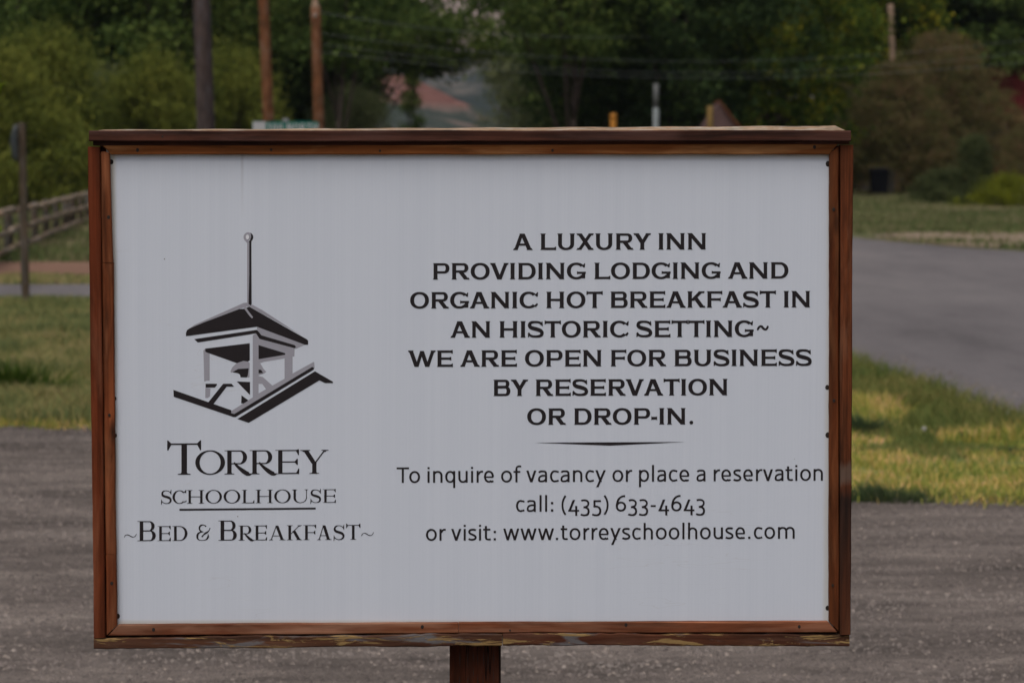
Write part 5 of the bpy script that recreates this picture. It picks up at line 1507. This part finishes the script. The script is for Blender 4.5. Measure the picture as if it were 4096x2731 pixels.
# red house (two storeys under a low roof), front towards the street
hx = (3840 - 2048) / FPX * 150; HW = 15.0
hs_ = empty('red_house', (hx, 150, 0)); meta(hs_, 'dark red house with a porch and wide eaves behind the bushes at the right border', 'house')
MB().box(0, HW, 0, 9, -.2, 4.0).build('wall', M['wall_red'], hs_)
rf = MB(); rf.add([(-.7, -1.2, 3.95), (HW + .7, -1.2, 3.95), (HW + .7, 10.2, 3.95), (-.7, 10.2, 3.95), (-.7, 4.5, 6.9), (HW + .7, 4.5, 6.9)],
                  [(0, 1, 5, 4), (2, 3, 4, 5), (0, 4, 3), (1, 2, 5), (3, 2, 1, 0)]); rf.build('roof', M['roof_red'], hs_)
MB().box(-.7, HW + .7, -1.25, -1.2, 3.72, 3.98).build('fascia', M['trim_wood'], hs_)
MB().box(-.2, HW, -2.2, -.05, .0, .35).build('porch_floor', M['frame_pale'], hs_)
for px_ in (0.6, 2.1, 3.3, 6.0, 9.0, 12.0): MB().box(px_ - .10, px_ + .10, -1.2, -1.0, .35, 3.72).build('porch_post', M['post_orange'], hs_)
for (wx_, wz, ww, wh) in ((1.1, 2.15, 1.3, 1.25), (3.9, 2.15, 1.5, 1.25), (7.2, 2.0, 1.5, 1.4), (10.2, 2.0, 1.5, 1.4), (2.6, .55, .9, .9)):
    w_ = MB().box(wx_ - .08, wx_ + ww + .08, -.10, -.002, wz - .08, wz + wh + .08).build('window', M['frame_pale'], hs_)
    MB().box(wx_, wx_ + ww / 2 - .04, -.115, -.102, wz, wz + wh).build('pane', M['pane'], w_)
    MB().box(wx_ + ww / 2 + .04, wx_ + ww, -.115, -.102, wz, wz + wh).build('pane', M['pane'], w_)
d_ = MB().box(5.7, 6.7, -.06, -.002, .35, 2.5).build('door', M['trim_wood'], hs_)
MB().box(5.8, 5.88, -.10, -.062, 1.3, 1.42).build('handle', M['grey_steel'], d_)
MB().box(10.5, 11.3, 4.0, 4.8, 5.2, 6.9).build('chimney', M['wall_pink'], rf_ := [o for o in hs_.children if o.name.startswith('roof')][0])
# pink gabled shed
Dh = 100.0
sh_ = empty('shed', ((2872 - 2048) / FPX * Dh, Dh, 0)); meta(sh_, 'pinkish-grey steep-gabled shed behind the ochre post, right of centre', 'shed')
za = dp(2880, 412, Dh).z; xr_ = (2950 - 2872) / FPX * Dh
mb = MB(); xa_ = .02
zb = .4
mb.add([(-.85, 0, 0), (.95, 0, 0), (xr_, 0, dp(2930, 520, Dh).z - .05), (xa_, 0, za), (-.62, 0, dp(2930, 520, Dh).z - .05),
        (-.85, 2.4, 0), (.95, 2.4, 0), (xr_, 2.4, dp(2930, 520, Dh).z - .05), (xa_, 2.4, za), (-.62, 2.4, dp(2930, 520, Dh).z - .05)],
       [(0, 1, 2, 3, 4), (9, 8, 7, 6, 5), (0, 5, 6, 1), (1, 6, 7, 2), (2, 7, 8, 3), (3, 8, 9, 4), (4, 9, 5, 0)])
mb.build('wall', M['wall_pink'], sh_)
e0 = dp(2930, 520, Dh).z
rp = MB(); rp.add([(xa_, -.15, za + .02), (xr_ + .08, -.15, e0), (xr_ + .08, 2.6, e0), (xa_, 2.6, za + .02), (xa_, -.15, za + .10), (xr_ + .16, -.15, e0), (xr_ + .16, 2.6, e0), (xa_, 2.6, za + .10)],
                  [(3, 2, 1, 0), (4, 5, 6, 7), (0, 1, 5, 4), (1, 2, 6, 5), (2, 3, 7, 6), (3, 0, 4, 7)])
rp.build('roof_panel', M['post_orange'], sh_)
MB().box(-.25, .35, -.04, -.005, 0, 1.3).build('door', M['post_orange'], sh_)
# house with a white roof seen between the leaves
Dw = 126.0
p = dp(2950, 365, Dw)
wh_ = empty('white_roofed_house', (p.x, Dw, 0)); meta(wh_, 'small dark house whose white roof edge shows between the leaves right of centre', 'house')
MB().box(-.3, 3.2, 0, 3, -.2, p.z - .35).build('wall', M['wall_pink'], wh_)
rm = MB(); zr = p.z
rm.add([(-.6, -.3, zr - .10), (1.1, -.3, zr - .22), (3.6, -.3, zr - .42), (-.6, -.3, zr + .12), (1.1, -.3, zr - .02), (3.6, -.3, zr - .26),
        (-.6, 3.3, zr - .10), (1.1, 3.3, zr - .22), (3.6, 3.3, zr - .42), (-.6, 3.3, zr + .30), (1.1, 3.3, zr + .12), (3.6, 3.3, zr - .12)],
       [(0, 1, 4, 3), (1, 2, 5, 4), (3, 4, 10, 9), (4, 5, 11, 10), (0, 6, 7, 1), (1, 7, 8, 2), (0, 3, 9, 6), (2, 8, 11, 5), (6, 9, 10, 7), (7, 10, 11, 8)])
rm.build('roof', M['roof_white'], wh_)
w_ = MB().box(.6, 1.6, -.05, -.002, 1.2, 2.0).build('window', M['frame_pale'], wh_)
MB().box(.68, 1.52, -.065, -.052, 1.28, 1.92).build('pane', M['pane'], w_)
# pale shed beyond the bin
Dq = 152.0
p = dp(3490, 660, Dq)
q_ = empty('pale_outbuilding', (p.x, Dq, 0)); meta(q_, 'small pale pinkish outbuilding glimpsed just above the black bin', 'outbuilding')
MB().box(-.5, .75, 0, 2, -.1, p.z + .15).build('wall', M['roof_white'], q_)
MB().box(-.6, .85, -.15, 2.1, p.z + .152, p.z + .24).build('roof', M['wall_pink'], q_)
MB().box(-.1, .4, -.04, -.002, 0, 1.2).build('door', M['wall_pink'], q_)

# ------------------------------------------------------------------ the air: faint haze that only tells on the far hills
hm = NT('haze'); vs = hm.n('ShaderNodeVolumePrincipled')
vs.inputs['Color'].default_value = (.80, .86, .95, 1); vs.inputs['Density'].default_value = 0.00007; vs.inputs['Anisotropy'].default_value = .2
hm.l(vs.outputs[0], hm.out.inputs['Volume'])
hz = MB().box(-9500, 9500, -3500, 12500, -1, 520).build('haze', hm.m)
hz['kind'] = 'stuff'

# tufts straying over the gravel along the ragged edge of the grass
ex = np.array([p_[0] for p_ in LOTE[:-2]]); ey = np.array([p_[1] for p_ in LOTE[:-2]])
n_ = 5200
cx_ = rng.random(90) * 9.6 - 5.6
x = np.repeat(cx_, n_ // 90)[:n_ // 90 * 90] + rng.normal(size=n_ // 90 * 90) * .07
y = np.interp(x, ex, ey) + np.repeat(rng.normal(size=90) * .16 - .02, n_ // 90) + rng.normal(size=len(x)) * .05
blades('grass', x, y, .015 + .05 * rng.random(len(x)), .006, .9, M['grass'], 'stray grass tufts along the border of the gravel lot', z=.010)
# grit thrown onto the road shoulder and into the edge of the grass
SHO = [(4.6, 10.4), (3.75, 12.8), (3.35, 14.6), (3.02, 16.6), (2.84, 19), (2.64, 21.7), (2.2, 25), (2.75, 25.3), (3.15, 22), (3.35, 19.2), (3.6, 16.8), (4.0, 14.8), (4.5, 12.9), (5.4, 10.6)]
o = stones('road_grit', SHO, 60000, 10, 26, .004, .014, M['stone'], .008)
meta(o, 'pale grit lying on the shoulder of the street beside the grass', 'grit', kind='stuff')
EDG = [(x_, y_ - .02) for x_, y_ in LOTE[:-2]] + [(x_, y_ + .30) for x_, y_ in LOTE[:-2]][::-1]
o = stones('gravel_spill', EDG, 90000, 11, 18, .004, .012, M['stone'], .010)
meta(o, 'grit spilling from the gravel lot into the edge of the grass', 'gravel', kind='stuff')
